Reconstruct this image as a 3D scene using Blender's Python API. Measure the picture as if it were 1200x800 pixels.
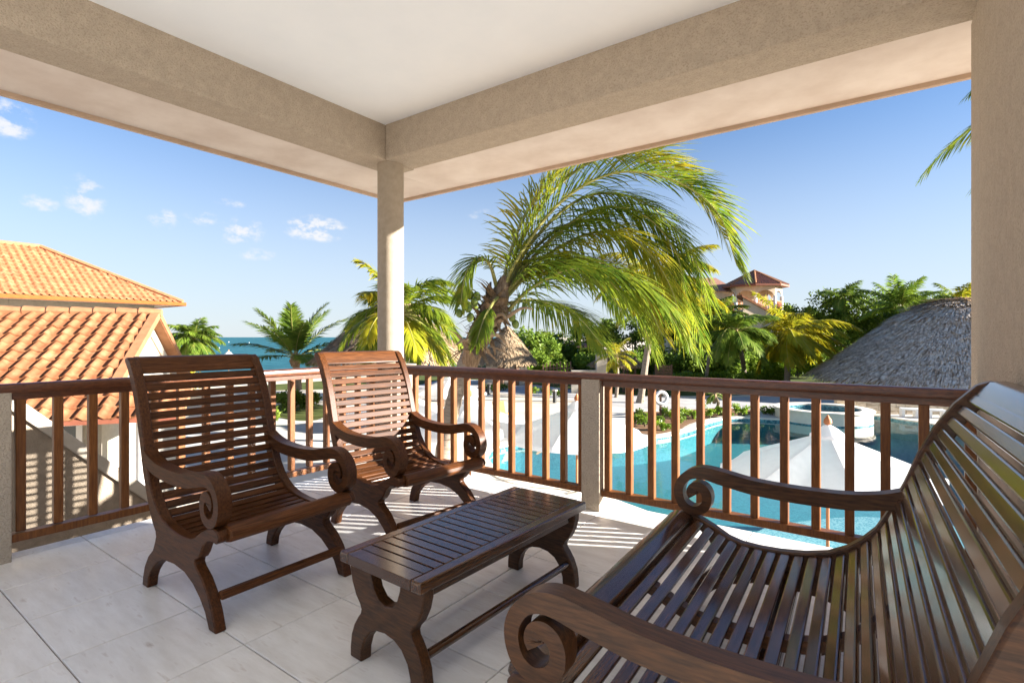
import bpy, bmesh, math, random
import numpy as np
from mathutils import Vector, Matrix
R = math.radians
S = bpy.context.scene
for o in list(bpy.data.objects): bpy.data.objects.remove(o)
COL = S.collection

# ------------------------------------------------------------------ camera
CAM = Vector((3.96, -3.41, 1.25)); YAW = math.atan2(442, 615); FPX = 615.0; HORIZON = 395.0
cd = bpy.data.cameras.new('Camera'); cam = bpy.data.objects.new('Camera', cd); COL.objects.link(cam)
cam.location = CAM; cam.rotation_euler = (R(90), 0, YAW)
cd.sensor_width = 36; cd.lens = FPX / 1200 * 36; cd.shift_y = -(400 - HORIZON) / 1200
cd.clip_start = 0.05; cd.clip_end = 60000
S.camera = cam
# ------------------------------------------------------------------ light
SUN_AZ = R(27.7); SUN_EL = R(16)
sv = Vector((math.cos(SUN_AZ) * math.cos(SUN_EL), math.sin(SUN_AZ) * math.cos(SUN_EL), math.sin(SUN_EL)))
SKY_STRENGTH = 0.06; SUN_STRENGTH = 3.9; EXPOSURE = 2.7
sl = bpy.data.lights.new('Sun', 'SUN'); sun = bpy.data.objects.new('Sun', sl); COL.objects.link(sun)
sl.energy = SUN_STRENGTH; sl.angle = R(0.8); sl.color = (1, .96, .89)
sun.rotation_euler = sv.to_track_quat('Z', 'Y').to_euler(); sun.location = (30, 20, 30)
S.view_settings.view_transform = 'Standard'; S.view_settings.look = 'None'
S.view_settings.exposure = EXPOSURE; S.view_settings.gamma = 1; S.view_settings.use_curve_mapping = False
S.render.resolution_x = 1024; S.render.resolution_y = 682
W = bpy.data.worlds.new('World'); S.world = W; W.use_nodes = True

def rayv(px, py):
    rt = Vector((math.cos(YAW), math.sin(YAW), 0)); fw = Vector((-math.sin(YAW), math.cos(YAW), 0))
    return rt * ((px - 600) / FPX) + fw + Vector((0, 0, (HORIZON - py) / FPX))
def at(px, py, d): return CAM + rayv(px, py) * d            # point at a depth in metres
def gp(px, py, z=-3.0):                                      # point on a level plane
    r = rayv(px, py); return CAM + r * ((z - CAM.z) / r.z)
RIGHT = Vector((math.cos(YAW), math.sin(YAW), 0)); FWD = Vector((-math.sin(YAW), math.cos(YAW), 0))
def cs(lat, d, z): p = CAM + RIGHT * lat + FWD * d; return Vector((p.x, p.y, z))

def build_world():
    nt = W.node_tree; N = nt.nodes; L = nt.links; N.clear()
    out = N.new('ShaderNodeOutputWorld'); bg = N.new('ShaderNodeBackground'); bg.inputs[1].default_value = SKY_STRENGTH
    sky = N.new('ShaderNodeTexSky'); sky.sky_type = 'NISHITA'; sky.sun_disc = False
    sky.sun_elevation = SUN_EL; sky.sun_rotation = math.pi / 2 - SUN_AZ
    sky.air_density = 1.0; sky.dust_density = 0.15; sky.ozone_density = 1.6; sky.altitude = 0
    tc = N.new('ShaderNodeTexCoord'); sep = N.new('ShaderNodeSeparateXYZ'); L.new(tc.outputs['Generated'], sep.inputs[0])
    def m(op, a, b=None, c=None):
        n = N.new('ShaderNodeMath'); n.operation = op
        for i, v in enumerate((a, b, c)):
            if v is None: continue
            if isinstance(v, (int, float)): n.inputs[i].default_value = v
            else: L.new(v, n.inputs[i])
        return n.outputs[0]
    az = m('ARCTAN2', sep.outputs[0], sep.outputs[1]); el = m('ARCSINE', sep.outputs[2])
    tot = None
    clouds = [(10, 140, 34, 24, 1), (46, 238, 26, 11, .75), (100, 232, 28, 28, .8), (190, 256, 24, 13, .8), (238, 256, 26, 10, .7),
              (282, 271, 32, 17, .95), (370, 268, 40, 16, 1.15), (300, 298, 30, 9, .6), (270, 238, 22, 6, .5), (568, 251, 24, 7, .6), (-90, 200, 50, 22, 1), (-190, 150, 60, 26, 1)]
    for (px, py, w, h, s) in clouds:
        w *= 1.15; h *= 1.2
        v = rayv(px, py).normalized(); a0 = math.atan2(v.x, v.y); e0 = math.asin(v.z)
        k = rayv(px, py).length * FPX; 
        v2 = rayv(px + w, py).normalized(); wa = abs(math.atan2(v2.x, v2.y) - a0); v3 = rayv(px, py - h).normalized(); we = abs(math.asin(v3.z) - e0)
        da = m('DIVIDE', m('SUBTRACT', az, a0), wa); de = m('DIVIDE', m('SUBTRACT', el, e0), we)
        d2 = m('ADD', m('MULTIPLY', da, da), m('MULTIPLY', de, de))
        b = m('MULTIPLY', m('MAXIMUM', m('SUBTRACT', 1.0, d2), 0.0), s)
        tot = b if tot is None else m('MAXIMUM', tot, b)
    mp = N.new('ShaderNodeMapping'); mp.inputs['Scale'].default_value = (1, 1, 1.7); L.new(tc.outputs['Generated'], mp.inputs[0])
    nz = N.new('ShaderNodeTexNoise'); nz.inputs['Scale'].default_value = 30; nz.inputs['Detail'].default_value = 8; nz.inputs['Roughness'].default_value = .62
    L.new(mp.outputs[0], nz.inputs['Vector'])
    f = m('MULTIPLY', tot, m('ADD', m('MULTIPLY', m('SUBTRACT', nz.outputs[0], .5), 5.0), .62))
    mr = N.new('ShaderNodeMapRange'); mr.interpolation_type = 'SMOOTHSTEP'; L.new(f, mr.inputs[0]); mr.inputs[1].default_value = .12; mr.inputs[2].default_value = 1.0; mr.inputs[4].default_value = .92
    # pale sea haze low over the horizon all the way round
    hz = N.new('ShaderNodeMapRange'); hz.interpolation_type = 'SMOOTHSTEP'; L.new(el, hz.inputs[0])
    hz.inputs[1].default_value = 0.0; hz.inputs[2].default_value = .44; hz.inputs[3].default_value = .8; hz.inputs[4].default_value = 0
    tint = N.new('ShaderNodeMix'); tint.data_type = 'RGBA'; tint.blend_type = 'MULTIPLY'; tint.inputs[0].default_value = 1
    L.new(sky.outputs[0], tint.inputs[6]); tint.inputs[7].default_value = (.335, .425, .555, 1)
    mh = N.new('ShaderNodeMix'); mh.data_type = 'RGBA'; L.new(hz.outputs[0], mh.inputs[0]); L.new(tint.outputs[2], mh.inputs[6]); mh.inputs[7].default_value = (1.95, 2.13, 2.4, 1)
    mc = N.new('ShaderNodeMix'); mc.data_type = 'RGBA'; L.new(mr.outputs[0], mc.inputs[0]); L.new(mh.outputs[2], mc.inputs[6]); mc.inputs[7].default_value = (2.45, 2.47, 2.55, 1)
    L.new(mc.outputs[2], bg.inputs[0]); L.new(bg.outputs[0], out.inputs[0])
build_world()

# ------------------------------------------------------------------ materials
MATS = {}
def mat(name, c1, c2=None, scale=5.0, stretch=(1, 1, 1), rough=.6, bump=0.0, bscale=None, coat=0, spec=.5, rnd=0.0, trans=0.0, detail=6, coord='Object', contrast=(.35, .65), c3=None, c3f=(.55, .75), c3scale=2.0):
    m = bpy.data.materials.new(name); m.use_nodes = True; nt = m.node_tree; N = nt.nodes; L = nt.links
    b = N['Principled BSDF']; b.inputs['Roughness'].default_value = rough
    b.inputs['Specular IOR Level'].default_value = spec; b.inputs['Coat Weight'].default_value = coat; b.inputs['Coat Roughness'].default_value = .12
    tc = N.new('ShaderNodeTexCoord'); mp = N.new('ShaderNodeMapping'); mp.inputs['Scale'].default_value = stretch
    L.new(tc.outputs[coord], mp.inputs[0])
    oi = N.new('ShaderNodeObjectInfo')
    off = N.new('ShaderNodeVectorMath'); off.operation = 'MULTIPLY_ADD'; cmb = N.new('ShaderNodeCombineXYZ')
    for i in range(3): L.new(oi.outputs['Random'], cmb.inputs[i])
    L.new(cmb.outputs[0], off.inputs[0]); off.inputs[1].default_value = (37, 53, 71); L.new(mp.outputs[0], off.inputs[2])
    nz = N.new('ShaderNodeTexNoise'); nz.inputs['Scale'].default_value = scale; nz.inputs['Detail'].default_value = detail; nz.inputs['Roughness'].default_value = .6
    L.new(off.outputs[0], nz.inputs['Vector'])
    col = None
    if c2 is None: c2 = c1
    cr = N.new('ShaderNodeValToRGB'); cr.color_ramp.elements[0].position = contrast[0]; cr.color_ramp.elements[1].position = contrast[1]
    cr.color_ramp.elements[0].color = (*c1, 1); cr.color_ramp.elements[1].color = (*c2, 1)
    L.new(nz.outputs[0], cr.inputs[0]); col = cr.outputs[0]
    if c3:
        n3 = N.new('ShaderNodeTexNoise'); n3.inputs['Scale'].default_value = c3scale; n3.inputs['Detail'].default_value = 5; L.new(off.outputs[0], n3.inputs['Vector'])
        mr = N.new('ShaderNodeMapRange'); L.new(n3.outputs[0], mr.inputs[0]); mr.inputs[1].default_value = c3f[0]; mr.inputs[2].default_value = c3f[1]
        mx = N.new('ShaderNodeMix'); mx.data_type = 'RGBA'; L.new(mr.outputs[0], mx.inputs[0]); L.new(col, mx.inputs[6]); mx.inputs[7].default_value = (*c3, 1); col = mx.outputs[2]
    if rnd:
        hs = N.new('ShaderNodeHueSaturation'); mr = N.new('ShaderNodeMapRange'); L.new(oi.outputs['Random'], mr.inputs[0])
        mr.inputs[3].default_value = 1 - rnd; mr.inputs[4].default_value = 1 + rnd; L.new(mr.outputs[0], hs.inputs['Value']); L.new(col, hs.inputs['Color']); col = hs.outputs[0]
    L.new(col, b.inputs['Base Color'])
    if bump:
        nb = N.new('ShaderNodeTexNoise'); nb.inputs['Scale'].default_value = bscale or scale * 4; nb.inputs['Detail'].default_value = 4
        L.new(off.outputs[0], nb.inputs['Vector']); bp = N.new('ShaderNodeBump'); bp.inputs['Strength'].default_value = bump; bp.inputs['Distance'].default_value = .01
        L.new(nb.outputs[0], bp.inputs['Height']); L.new(bp.outputs[0], b.inputs['Normal'])
    if trans:
        tr = N.new('ShaderNodeBsdfTranslucent'); L.new(col, tr.inputs[0]); ms = N.new('ShaderNodeMixShader'); ms.inputs[0].default_value = trans
        L.new(b.outputs[0], ms.inputs[1]); L.new(tr.outputs[0], ms.inputs[2]); L.new(ms.outputs[0], N['Material Output'].inputs[0])
    MATS[name] = m; return m
mat('furniture_wood', (.034, .0108, .0031), (.108, .0375, .0105), 3, (55, 3, 55), .50, .08, 40, coat=.03, rnd=.28, spec=.18)
mat('varnished_wood', (.026, .0102, .0036), (.082, .032, .0108), 3, (55, 3, 55), .22, .02, 40, coat=.45, rnd=.25, spec=.5)
mat('varnished_frame', (.028, .0106, .0036), (.088, .0345, .0112), 3, (4, 40, 34), .36, .06, 40, coat=.10, rnd=.12, spec=.25)
mat('frame_wood', (.033, .0106, .0031), (.100, .0345, .0100), 3, (4, 40, 34), .42, .08, 40, coat=.05, rnd=.10, spec=.2)
mat('rail_wood', (.125, .042, .0110), (.225, .082, .0215), 3, (30, 30, 3), .42, .06, 30, coat=.05, rnd=.15, spec=.3)
mat('handrail_wood', (.075, .022, .0075), (.150, .047, .0150), 3, (8, 8, 30), .34, .06, 30, coat=.2, rnd=.08)
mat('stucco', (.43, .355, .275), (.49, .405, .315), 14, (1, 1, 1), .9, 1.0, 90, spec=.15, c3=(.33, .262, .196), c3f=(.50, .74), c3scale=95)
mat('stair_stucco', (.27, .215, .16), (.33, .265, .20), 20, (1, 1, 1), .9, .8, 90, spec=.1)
mat('column_stucco', (.33, .27, .20), (.385, .315, .24), 18, (1, 1, 1), .85, .25, 120, spec=.2)
mat('ceiling_white', (.88, .90, .92), (.91, .925, .94), 3, rough=.9, bump=.05, bscale=120, spec=.1)
mat('soffit_paint', (.62, .52, .45), (.72, .63, .56), 2.5, rough=.8, bump=.1, bscale=60, spec=.15)
mat('trim_paint', (.42, .30, .21), (.5, .36, .26), 4, rough=.6)
mat('limestone', (.72, .69, .65), (.84, .82, .79), 4.5, (1, 4.5, 1), .34, .03, 60, spec=.45, rnd=.045, c3=(.50, .43, .37), c3f=(.60, .85), c3scale=9, detail=9)
mat('grout', (.30, .26, .22), (.38, .33, .28), 20, rough=.9)
mat('roof_tile', (.215, .080, .034), (.285, .115, .050), 6, rough=.75, bump=.15, bscale=60, spec=.2, rnd=.12, c3=(.33, .165, .082), c3f=(.5, .75), c3scale=3)
mat('ridge_tile', (.29, .13, .062), (.36, .175, .085), 5, rough=.8, bump=.15, spec=.2, rnd=.06)
mat('red_roof_tile', (.23, .115, .08), (.35, .185, .13), 6, rough=.75, bump=.15, bscale=40, spec=.2, rnd=.14)
mat('gutter_paint', (.26, .07, .018), (.30, .085, .022), 4, rough=.8, spec=.1)
mat('red_gutter', (.22, .075, .045), (.27, .095, .055), 4, rough=.6, spec=.2)
mat('cream_wall', (.40, .36, .295), (.46, .415, .345), 6, rough=.9, bump=.2, bscale=90, spec=.1)
mat('coping_stucco', (.42, .37, .30), (.50, .44, .37), 8, rough=.9, bump=.3, bscale=90, spec=.1)
mat('white_paint', (.76, .74, .70), (.8, .78, .75), 4, rough=.55)
mat('window_glass', (.03, .04, .045), rough=.05, spec=.8)
mat('umbrella_cloth', (.84, .84, .85), (.88, .88, .89), 8, rough=.9, bump=.7, bscale=5, spec=.1, trans=.58)
mat('teak', (.28, .11, .04), (.38, .16, .06), 6, (4, 4, 1), .5)
mat('terracotta', (.46, .16, .055), (.56, .22, .08), 6, rough=.7)
mat('orange_cushion', (.62, .25, .06), (.72, .33, .10), 6, rough=.9)
mat('paving', (.50, .465, .41), (.58, .545, .49), .8, rough=.85, bump=.15, bscale=30, spec=.15, c3=(.44, .39, .32), c3f=(.5, .8), c3scale=.25)
mat('sand', (.60, .51, .39), (.70, .61, .48), .6, rough=.95, bump=.4, bscale=8, spec=.05, c3=(.48, .40, .30), c3f=(.5, .8), c3scale=.12)
mat('road_stone', (.36, .34, .33), (.46, .44, .42), 1.2, rough=.9, bump=.3, bscale=12, spec=.1)
mat('coping', (.66, .58, .47), (.74, .66, .55), 2, rough=.8, bump=.1, bscale=30, spec=.2)
mat('soil', (.16, .09, .05), (.25, .15, .09), 3, rough=1, bump=.6, bscale=12, spec=.05)
mat('grass_ground', (.06, .08, .025), (.12, .13, .04), 1, rough=1, bump=.5, bscale=8, spec=.05)
mat('pool_plaster', (.016, .145, .175), (.038, .21, .24), 9, rough=.8, detail=3, bump=.1, c3=(.06, .26, .29), c3f=(.5, .7), c3scale=22)
mat('pool_shelf', (.09, .24, .28), (.30, .42, .43), 22, rough=.8, detail=2, contrast=(.42, .58))
mat('pool_tile', (.02, .10, .13), (.10, .26, .29), 7, rough=.25, detail=2, contrast=(.45, .55))
mat('stacked_stone', (.34, .27, .19), (.60, .50, .38), 2.5, (1, 1, 4), .9, .8, 12, spec=.1, contrast=(.4, .6))
mat('thatch_grey', (.44, .335, .245), (.92, .80, .66), 4.5, (1, 1, 1), .95, spec=.05, detail=3, rnd=0, c3=(.30, .19, .115), c3f=(.55, .75), c3scale=3)
mat('thatch_tan', (.22, .15, .085), (.48, .35, .22), 6, (1, 1, 1), .95, spec=.05, detail=8, c3=(.24, .15, .085), c3f=(.5, .75), c3scale=1.2)
mat('coconut_leaf', (.10, .175, .018), (.25, .295, .024), 1.6, (1, 1, 1), .5, spec=.16, rnd=.15, trans=.48, c3=(.46, .40, .03), c3f=(.54, .8), c3scale=3.5)
mat('yellow_leaf', (.22, .25, .018), (.42, .37, .022), 1.1, (1, 1, 1), .42, spec=.14, rnd=.2, trans=.46, c3=(.60, .40, .025), c3f=(.5, .8), c3scale=1.6)
mat('green_leaf', (.085, .155, .02), (.20, .27, .032), 1.2, (1, 1, 1), .45, spec=.2, rnd=.25, trans=.38, c3=(.19, .21, .03), c3f=(.55, .8), c3scale=1.5)
mat('tree_leaf', (.085, .155, .02), (.21, .285, .034), .55, (1, 1, 1), .55, spec=.12, rnd=.2, trans=.48, c3=(.24, .26, .03), c3f=(.52, .72), c3scale=.8)
mat('hedge_leaf', (.12, .22, .014), (.24, .34, .022), 1.5, (1, 1, 1), .45, spec=.35, rnd=.15, trans=.35)
mat('flower_leaf', (.30, .25, .015), (.55, .40, .02), 2, (1, 1, 1), .6, trans=.35)
mat('frond_rib', (.22, .21, .05), (.34, .30, .08), 4, rough=.5, rnd=.1)
mat('palm_bark', (.20, .155, .115), (.40, .33, .26), 3, (1, 1, 7), .95, .8, 12, spec=.05, c3=(.12, .085, .06), c3f=(.5, .7), c3scale=3)
mat('husk_fibre', (.17, .105, .06), (.36, .25, .16), 4, (6, 6, 1), .95, .8, 20, spec=.05)
mat('dead_frond', (.24, .15, .085), (.40, .28, .17), 6, rough=.9)
mat('coconut_green', (.13, .19, .03), (.22, .27, .05), 3, rough=.35)
mat('bark', (.08, .06, .045), (.15, .115, .085), 8, (1, 1, 4), .95, .6, 20, spec=.05)
mat('fence_wood', (.17, .09, .05), (.28, .16, .09), 5, (3, 3, 3), .8)
mat('dark_metal', (.03, .03, .03), rough=.45)
mat('hut_wall', (.40, .34, .27), (.50, .43, .34), 5, rough=.9, bump=.2)
mat('turquoise_paint', (.30, .55, .60), (.36, .60, .65), 3, rough=.6)
mat('tower_wall', (.60, .46, .32), (.68, .53, .38), 2, rough=.9)

def water_mat(name, tint, bump, bscale, dist):
    m = bpy.data.materials.new(name); m.use_nodes = True; nt = m.node_tree; N = nt.nodes; L = nt.links; N.clear()
    out = N.new('ShaderNodeOutputMaterial'); tr = N.new('ShaderNodeBsdfTransparent'); tr.inputs[0].default_value = (*tint, 1)
    gl = N.new('ShaderNodeBsdfGlossy'); gl.inputs['Roughness'].default_value = .03
    fr = N.new('ShaderNodeFresnel'); geo = N.new('ShaderNodeNewGeometry'); ior = N.new('ShaderNodeMapRange'); ior.inputs[3].default_value = 1.30; ior.inputs[4].default_value = 1 / 1.30
    L.new(geo.outputs['Backfacing'], ior.inputs[0]); L.new(ior.outputs[0], fr.inputs[0])
    tc = N.new('ShaderNodeTexCoord'); nz = N.new('ShaderNodeTexNoise'); nz.inputs['Scale'].default_value = bscale; nz.inputs['Detail'].default_value = 3
    L.new(tc.outputs['Object'], nz.inputs['Vector']); bp = N.new('ShaderNodeBump'); bp.inputs['Strength'].default_value = bump; bp.inputs['Distance'].default_value = dist
    L.new(nz.outputs[0], bp.inputs['Height']); L.new(bp.outputs[0], gl.inputs['Normal']); L.new(bp.outputs[0], fr.inputs['Normal'])
    mx = N.new('ShaderNodeMixShader'); L.new(fr.outputs[0], mx.inputs[0]); L.new(tr.outputs[0], mx.inputs[1]); L.new(gl.outputs[0], mx.inputs[2]); L.new(mx.outputs[0], out.inputs[0])
    MATS[name] = m
water_mat('pool_water', (.80, .97, .98), .12, 2.2, .04)
def sea_mat():
    m = mat('sea_water', (.020, .105, .132), (.034, .14, .168), .03, (1, 1, 1), .6, 0, coat=0, spec=.12)
    nt = m.node_tree; N = nt.nodes; L = nt.links; b = N['Principled BSDF']
    tc = N.new('ShaderNodeTexCoord'); mp = N.new('ShaderNodeMapping'); mp.inputs['Rotation'].default_value = (0, 0, -YAW); mp.inputs['Scale'].default_value = (.25, 1, 1); L.new(tc.outputs['Object'], mp.inputs[0])
    nz = N.new('ShaderNodeTexNoise'); nz.inputs['Scale'].default_value = .35; nz.inputs['Detail'].default_value = 7; L.new(mp.outputs[0], nz.inputs['Vector'])
    bp = N.new('ShaderNodeBump'); bp.inputs['Strength'].default_value = 1; bp.inputs['Distance'].default_value = .9; L.new(nz.outputs[0], bp.inputs['Height']); L.new(bp.outputs[0], b.inputs['Normal'])
sea_mat()

# ------------------------------------------------------------------ helpers
def link(o, parent=None):
    COL.objects.link(o)
    if parent is not None: o.parent = parent
    return o
def tag(o, label=None, cat=None, group=None, kind=None):
    if label: o['label'] = label
    if cat: o['category'] = cat
    if group: o['group'] = group
    if kind: o['kind'] = kind
    return o
def thing(name, loc, label, cat, group=None, rz=0):
    o = bpy.data.objects.new(name, None); o.empty_display_size = .1; link(o); o.location = loc; o.rotation_euler = (0, 0, rz)
    return tag(o, label, cat, group)
def fin(me, m, smooth):
    me.materials.append(MATS[m] if isinstance(m, str) else m)
    if smooth:
        me.polygons.foreach_set('use_smooth', [True] * len(me.polygons))
        if smooth != 'all':
            try: me.set_sharp_from_angle(angle=R(35))
            except Exception: pass
    me.update()
def pyobj(name, v, f, m, parent=None, smooth=False, loc=None):
    me = bpy.data.meshes.new(name); me.from_pydata([tuple(p) for p in v], [], [tuple(q) for q in f]); fin(me, m, smooth)
    o = link(bpy.data.objects.new(name, me), parent)
    if loc is not None: o.location = loc
    return o
def bmobj(name, bm, m, parent=None, smooth=False, bevel=0, seg=2):
    bmesh.ops.recalc_face_normals(bm, faces=bm.faces[:])
    me = bpy.data.meshes.new(name); bm.to_mesh(me); bm.free(); fin(me, m, smooth)
    o = link(bpy.data.objects.new(name, me), parent)
    if bevel:
        b = o.modifiers.new('Bevel', 'BEVEL'); b.width = bevel; b.segments = seg; b.limit_method = 'ANGLE'; b.angle_limit = R(40); b.harden_normals = False
    return o
def box(bm, x0, x1, y0, y1, z0, z1):
    vs = [bm.verts.new(p) for p in ((x0, y0, z0), (x1, y0, z0), (x1, y1, z0), (x0, y1, z0), (x0, y0, z1), (x1, y0, z1), (x1, y1, z1), (x0, y1, z1))]
    for q in ((0, 3, 2, 1), (4, 5, 6, 7), (0, 1, 5, 4), (1, 2, 6, 5), (2, 3, 7, 6), (3, 0, 4, 7)): bm.faces.new([vs[i] for i in q])
def boxobj(name, b, m, parent=None, bevel=0, smooth=False):
    bm = bmesh.new(); box(bm, *b); return bmobj(name, bm, m, parent, smooth, bevel)
def prism(bm, poly, a0, a1, plane='xz'):
    mk = {'xz': lambda p, a: (p[0], a, p[1]), 'yz': lambda p, a: (a, p[0], p[1]), 'xy': lambda p, a: (p[0], p[1], a)}[plane]
    A = [bm.verts.new(mk(p, a0)) for p in poly]; B = [bm.verts.new(mk(p, a1)) for p in poly]; n = len(poly)
    bm.faces.new(A); bm.faces.new(B[::-1])
    for i in range(n): bm.faces.new((A[i], B[i], B[(i + 1) % n], A[(i + 1) % n]))
def tube(bm, pts, rad, n=8, cap=True):
    pts = [Vector(p) for p in pts]; rings = []
    for i, p in enumerate(pts):
        t = (pts[min(i + 1, len(pts) - 1)] - pts[max(i - 1, 0)]).normalized()
        u = t.cross(Vector((0, 0, 1))); u = u.normalized() if u.length > .05 else Vector((1, 0, 0)); w = t.cross(u)
        r = rad(i / (len(pts) - 1)) if callable(rad) else (rad[i] if isinstance(rad, (list, tuple)) else rad)
        rings.append([bm.verts.new(p + (u * math.cos(2 * math.pi * k / n) + w * math.sin(2 * math.pi * k / n)) * r) for k in range(n)])
    for a, b in zip(rings, rings[1:]):
        for k in range(n): bm.faces.new((a[k], a[(k + 1) % n], b[(k + 1) % n], b[k]))
    if cap: bm.faces.new(rings[0][::-1]); bm.faces.new(rings[-1])
def lathe(bm, prof, n=32, c=(0, 0)):
    rings = []
    for r, z in prof: rings.append([bm.verts.new((c[0] + r * math.cos(2 * math.pi * k / n), c[1] + r * math.sin(2 * math.pi * k / n), z)) for k in range(n)])
    for a, b in zip(rings, rings[1:]):
        for k in range(n): bm.faces.new((a[k], a[(k + 1) % n], b[(k + 1) % n], b[k]))
    if prof[0][0] > 1e-4: bm.faces.new(rings[0][::-1])
    if prof[-1][0] > 1e-4: bm.faces.new(rings[-1])
def spline(P, n):
    P = [Vector(p) for p in P]; out = []; Q = [P[0] * 2 - P[1]] + P + [P[-1] * 2 - P[-2]]
    for i in range(len(P) - 1):
        a, b, c, d = Q[i:i + 4]
        for k in range(n):
            t = k / n; out.append(.5 * ((2 * b) + (c - a) * t + (2 * a - 5 * b + 4 * c - d) * t * t + (3 * b - a - 3 * c + d) * t ** 3))
    out.append(P[-1]); return out
def ribbon(bm, path, halfw, a0, a1):
    """band of given half width following a 2D path in x,z, thickness from y=a0 to a1"""
    n = len(path); rows = []
    for i, p in enumerate(path):
        t = (path[min(i + 1, n - 1)] - path[max(i - 1, 0)]); t.normalize(); nn = Vector((-t.y, t.x)); h = halfw(i / (n - 1))
        rows.append([bm.verts.new((q.x, a, q.y)) for q in (p + nn * h, p - nn * h) for a in (a0, a1)])
    for r, s in zip(rows, rows[1:]):
        for (i, j) in ((0, 1), (1, 3), (3, 2), (2, 0)): bm.faces.new((r[i], r[j], s[j], s[i]))
    for r in (rows[0], rows[-1]): bm.faces.new((r[0], r[1], r[3], r[2]))
def copy_tree(o, parent=None):
    c = o.copy(); COL.objects.link(c); c.parent = parent
    for ch in list(o.children): copy_tree(ch, c)
    return c

# ================================================================== THE TERRACE
def terrace():
    fl = boxobj('balcony_floor', (-.18, 7.2, -6.6, .24, -.30, -.008), 'grout'); tag(fl, kind='structure')
    TX, TY = .4737, .468
    xs = [-.177] + [x for x in (.403 + TX * k for k in range(-3, 16)) if -.1 < x < 7.1] + [7.197]
    ys = [-6.597] + [y for y in (-2.31 + TY * k for k in range(-10, 8)) if -6.5 < y < .2] + [.237]
    cache = {}
    for x0, x1 in zip(xs, xs[1:]):
        for y0, y1 in zip(ys, ys[1:]):
            key = (round(x1 - x0, 3), round(y1 - y0, 3))
            if key not in cache:
                bm = bmesh.new(); w, h = (x1 - x0) / 2 - .0026, (y1 - y0) / 2 - .0026; e = .0025
                lo = [bm.verts.new(p) for p in ((-w, -h, -.012), (w, -h, -.012), (w, h, -.012), (-w, h, -.012))]
                mi = [bm.verts.new(p) for p in ((-w, -h, -e), (w, -h, -e), (w, h, -e), (-w, h, -e))]
                w -= e; h -= e
                hi = [bm.verts.new(p) for p in ((-w, -h, 0), (w, -h, 0), (w, h, 0), (-w, h, 0))]
                for a, b in ((lo, mi), (mi, hi)):
                    for i in range(4): bm.faces.new((a[i], a[(i + 1) % 4], b[(i + 1) % 4], b[i]))
                bm.faces.new(hi); me = bpy.data.meshes.new('floor_tile'); bm.to_mesh(me); bm.free(); fin(me, 'limestone', False); cache[key] = me
            o = link(bpy.data.objects.new('floor_tile', cache[key]), fl); o.location = ((x0 + x1) / 2, (y0 + y1) / 2, 0)
    # balcony slab edge and wall of the storey below
    lower = thing('villa_ground_floor', (3, -3, -3), 'stucco ground storey carrying the terrace floor', 'building')
    boxobj('wall', (-2.9, 4.2, -3.6, 2.9, 0, 2.694), 'stucco', lower)
    # roof over the terrace
    rf = thing('terrace_roof', (2, -2, 2.95), 'white ceiling framed by beige stucco beams and a broad eave above the terrace', 'terrace roof')
    rf_o = Vector((2, -2, 2.95))
    def rbox(name, b, m, bevel=0):
        b = (b[0] - 2, b[1] - 2, b[2] + 2, b[3] + 2, b[4] - 2.95, b[5] - 2.95); return boxobj(name, b, m, rf, bevel)
    BI, BW = .02, .35
    rbox('ceiling', (-.2, 7.6, -7.0, .2, 3.29, 3.45), 'ceiling_white')
    rbox('beam', (-BW + BI + .02, BI, -7.0, BI + .34, 2.95, 3.45 - .003), 'stucco', .012)
    rbox('beam', (BI + .002, 7.6, -.02, .335, 2.952, 3.449), 'stucco', .012)
    so = 2.985
    rbox('soffit', (-1.10, -BW + BI + .02, -7.0, 1.14, so, so + .12), 'soffit_paint')
    rbox('soffit', (-BW + BI + .022, 7.6, .336, 1.142, so, so + .12), 'soffit_paint')
    rbox('fascia', (-1.14, -1.101, -7.0, 1.18, so - .035, so + .22), 'trim_paint', .004)
    rbox('fascia', (-1.099, 7.6, 1.143, 1.181, so - .033, so + .22), 'trim_paint', .004)
    rbox('drip_edge', (-1.175, -1.1405, -7.0, 1.215, so + .01, so + .20), 'trim_paint', .004)
    rbox('drip_edge', (-1.1395, 7.6, 1.1815, 1.216, so + .012, so + .20), 'trim_paint', .004)
    # round corner column on its pedestal
    c = thing('corner_column', (-.05, .11, 0), 'round beige column on a square pedestal where the two railings meet', 'column')
    bm = bmesh.new(); box(bm, -.20, .16, -.14, .20, -.03, .985); bmobj('pedestal', bm, 'column_stucco', c, bevel=.008)
    bm = bmesh.new(); lathe(bm, [(.127, .985), (.127, 2.951)], 48); bmobj('shaft', bm, 'column_stucco', c, smooth=True)
    # posts
    p = boxobj('railing_post', (2.131, 2.277, 0, .17, -.01, .945), 'stucco', bevel=.006); tag(p, 'square stucco post in the middle of the poolside railing', 'post')
    p = boxobj('railing_post', (-.19, -.005, -2.93, -2.662, -.01, .942), 'stucco', bevel=.006); tag(p, 'square stucco post ending the railing beside the slatted armchair', 'post')
    # wide pillar
    w = boxobj('stucco_pillar', (4.322, 5.3, -1.06, .372, -.01, 2.955), 'stucco', bevel=.008); tag(w, 'wide beige stucco pillar behind the slatted bench', 'pillar')

    w = boxobj('bench_shade_wall', (4.66, 4.9, -2.2, -1.062, -.01, 2.954), 'cream_wall'); tag(w, 'short cream wall added out of view to shade the slatted bench', 'wall')  # unseen wall piece, added and sized to keep the sun off the bench
    # railings
    bal = None
    def baluster(par, x, y):
        nonlocal bal
        if bal is None:
            bm = bmesh.new(); box(bm, -.0225, .0225, -.0225, .0225, .150, .905); o = bmobj('baluster', bm, 'rail_wood', par, bevel=.004, seg=1); bal = o
        else:
            o = bal.copy(); COL.objects.link(o); o.parent = par
        o.location = (x, y, 0)
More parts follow.
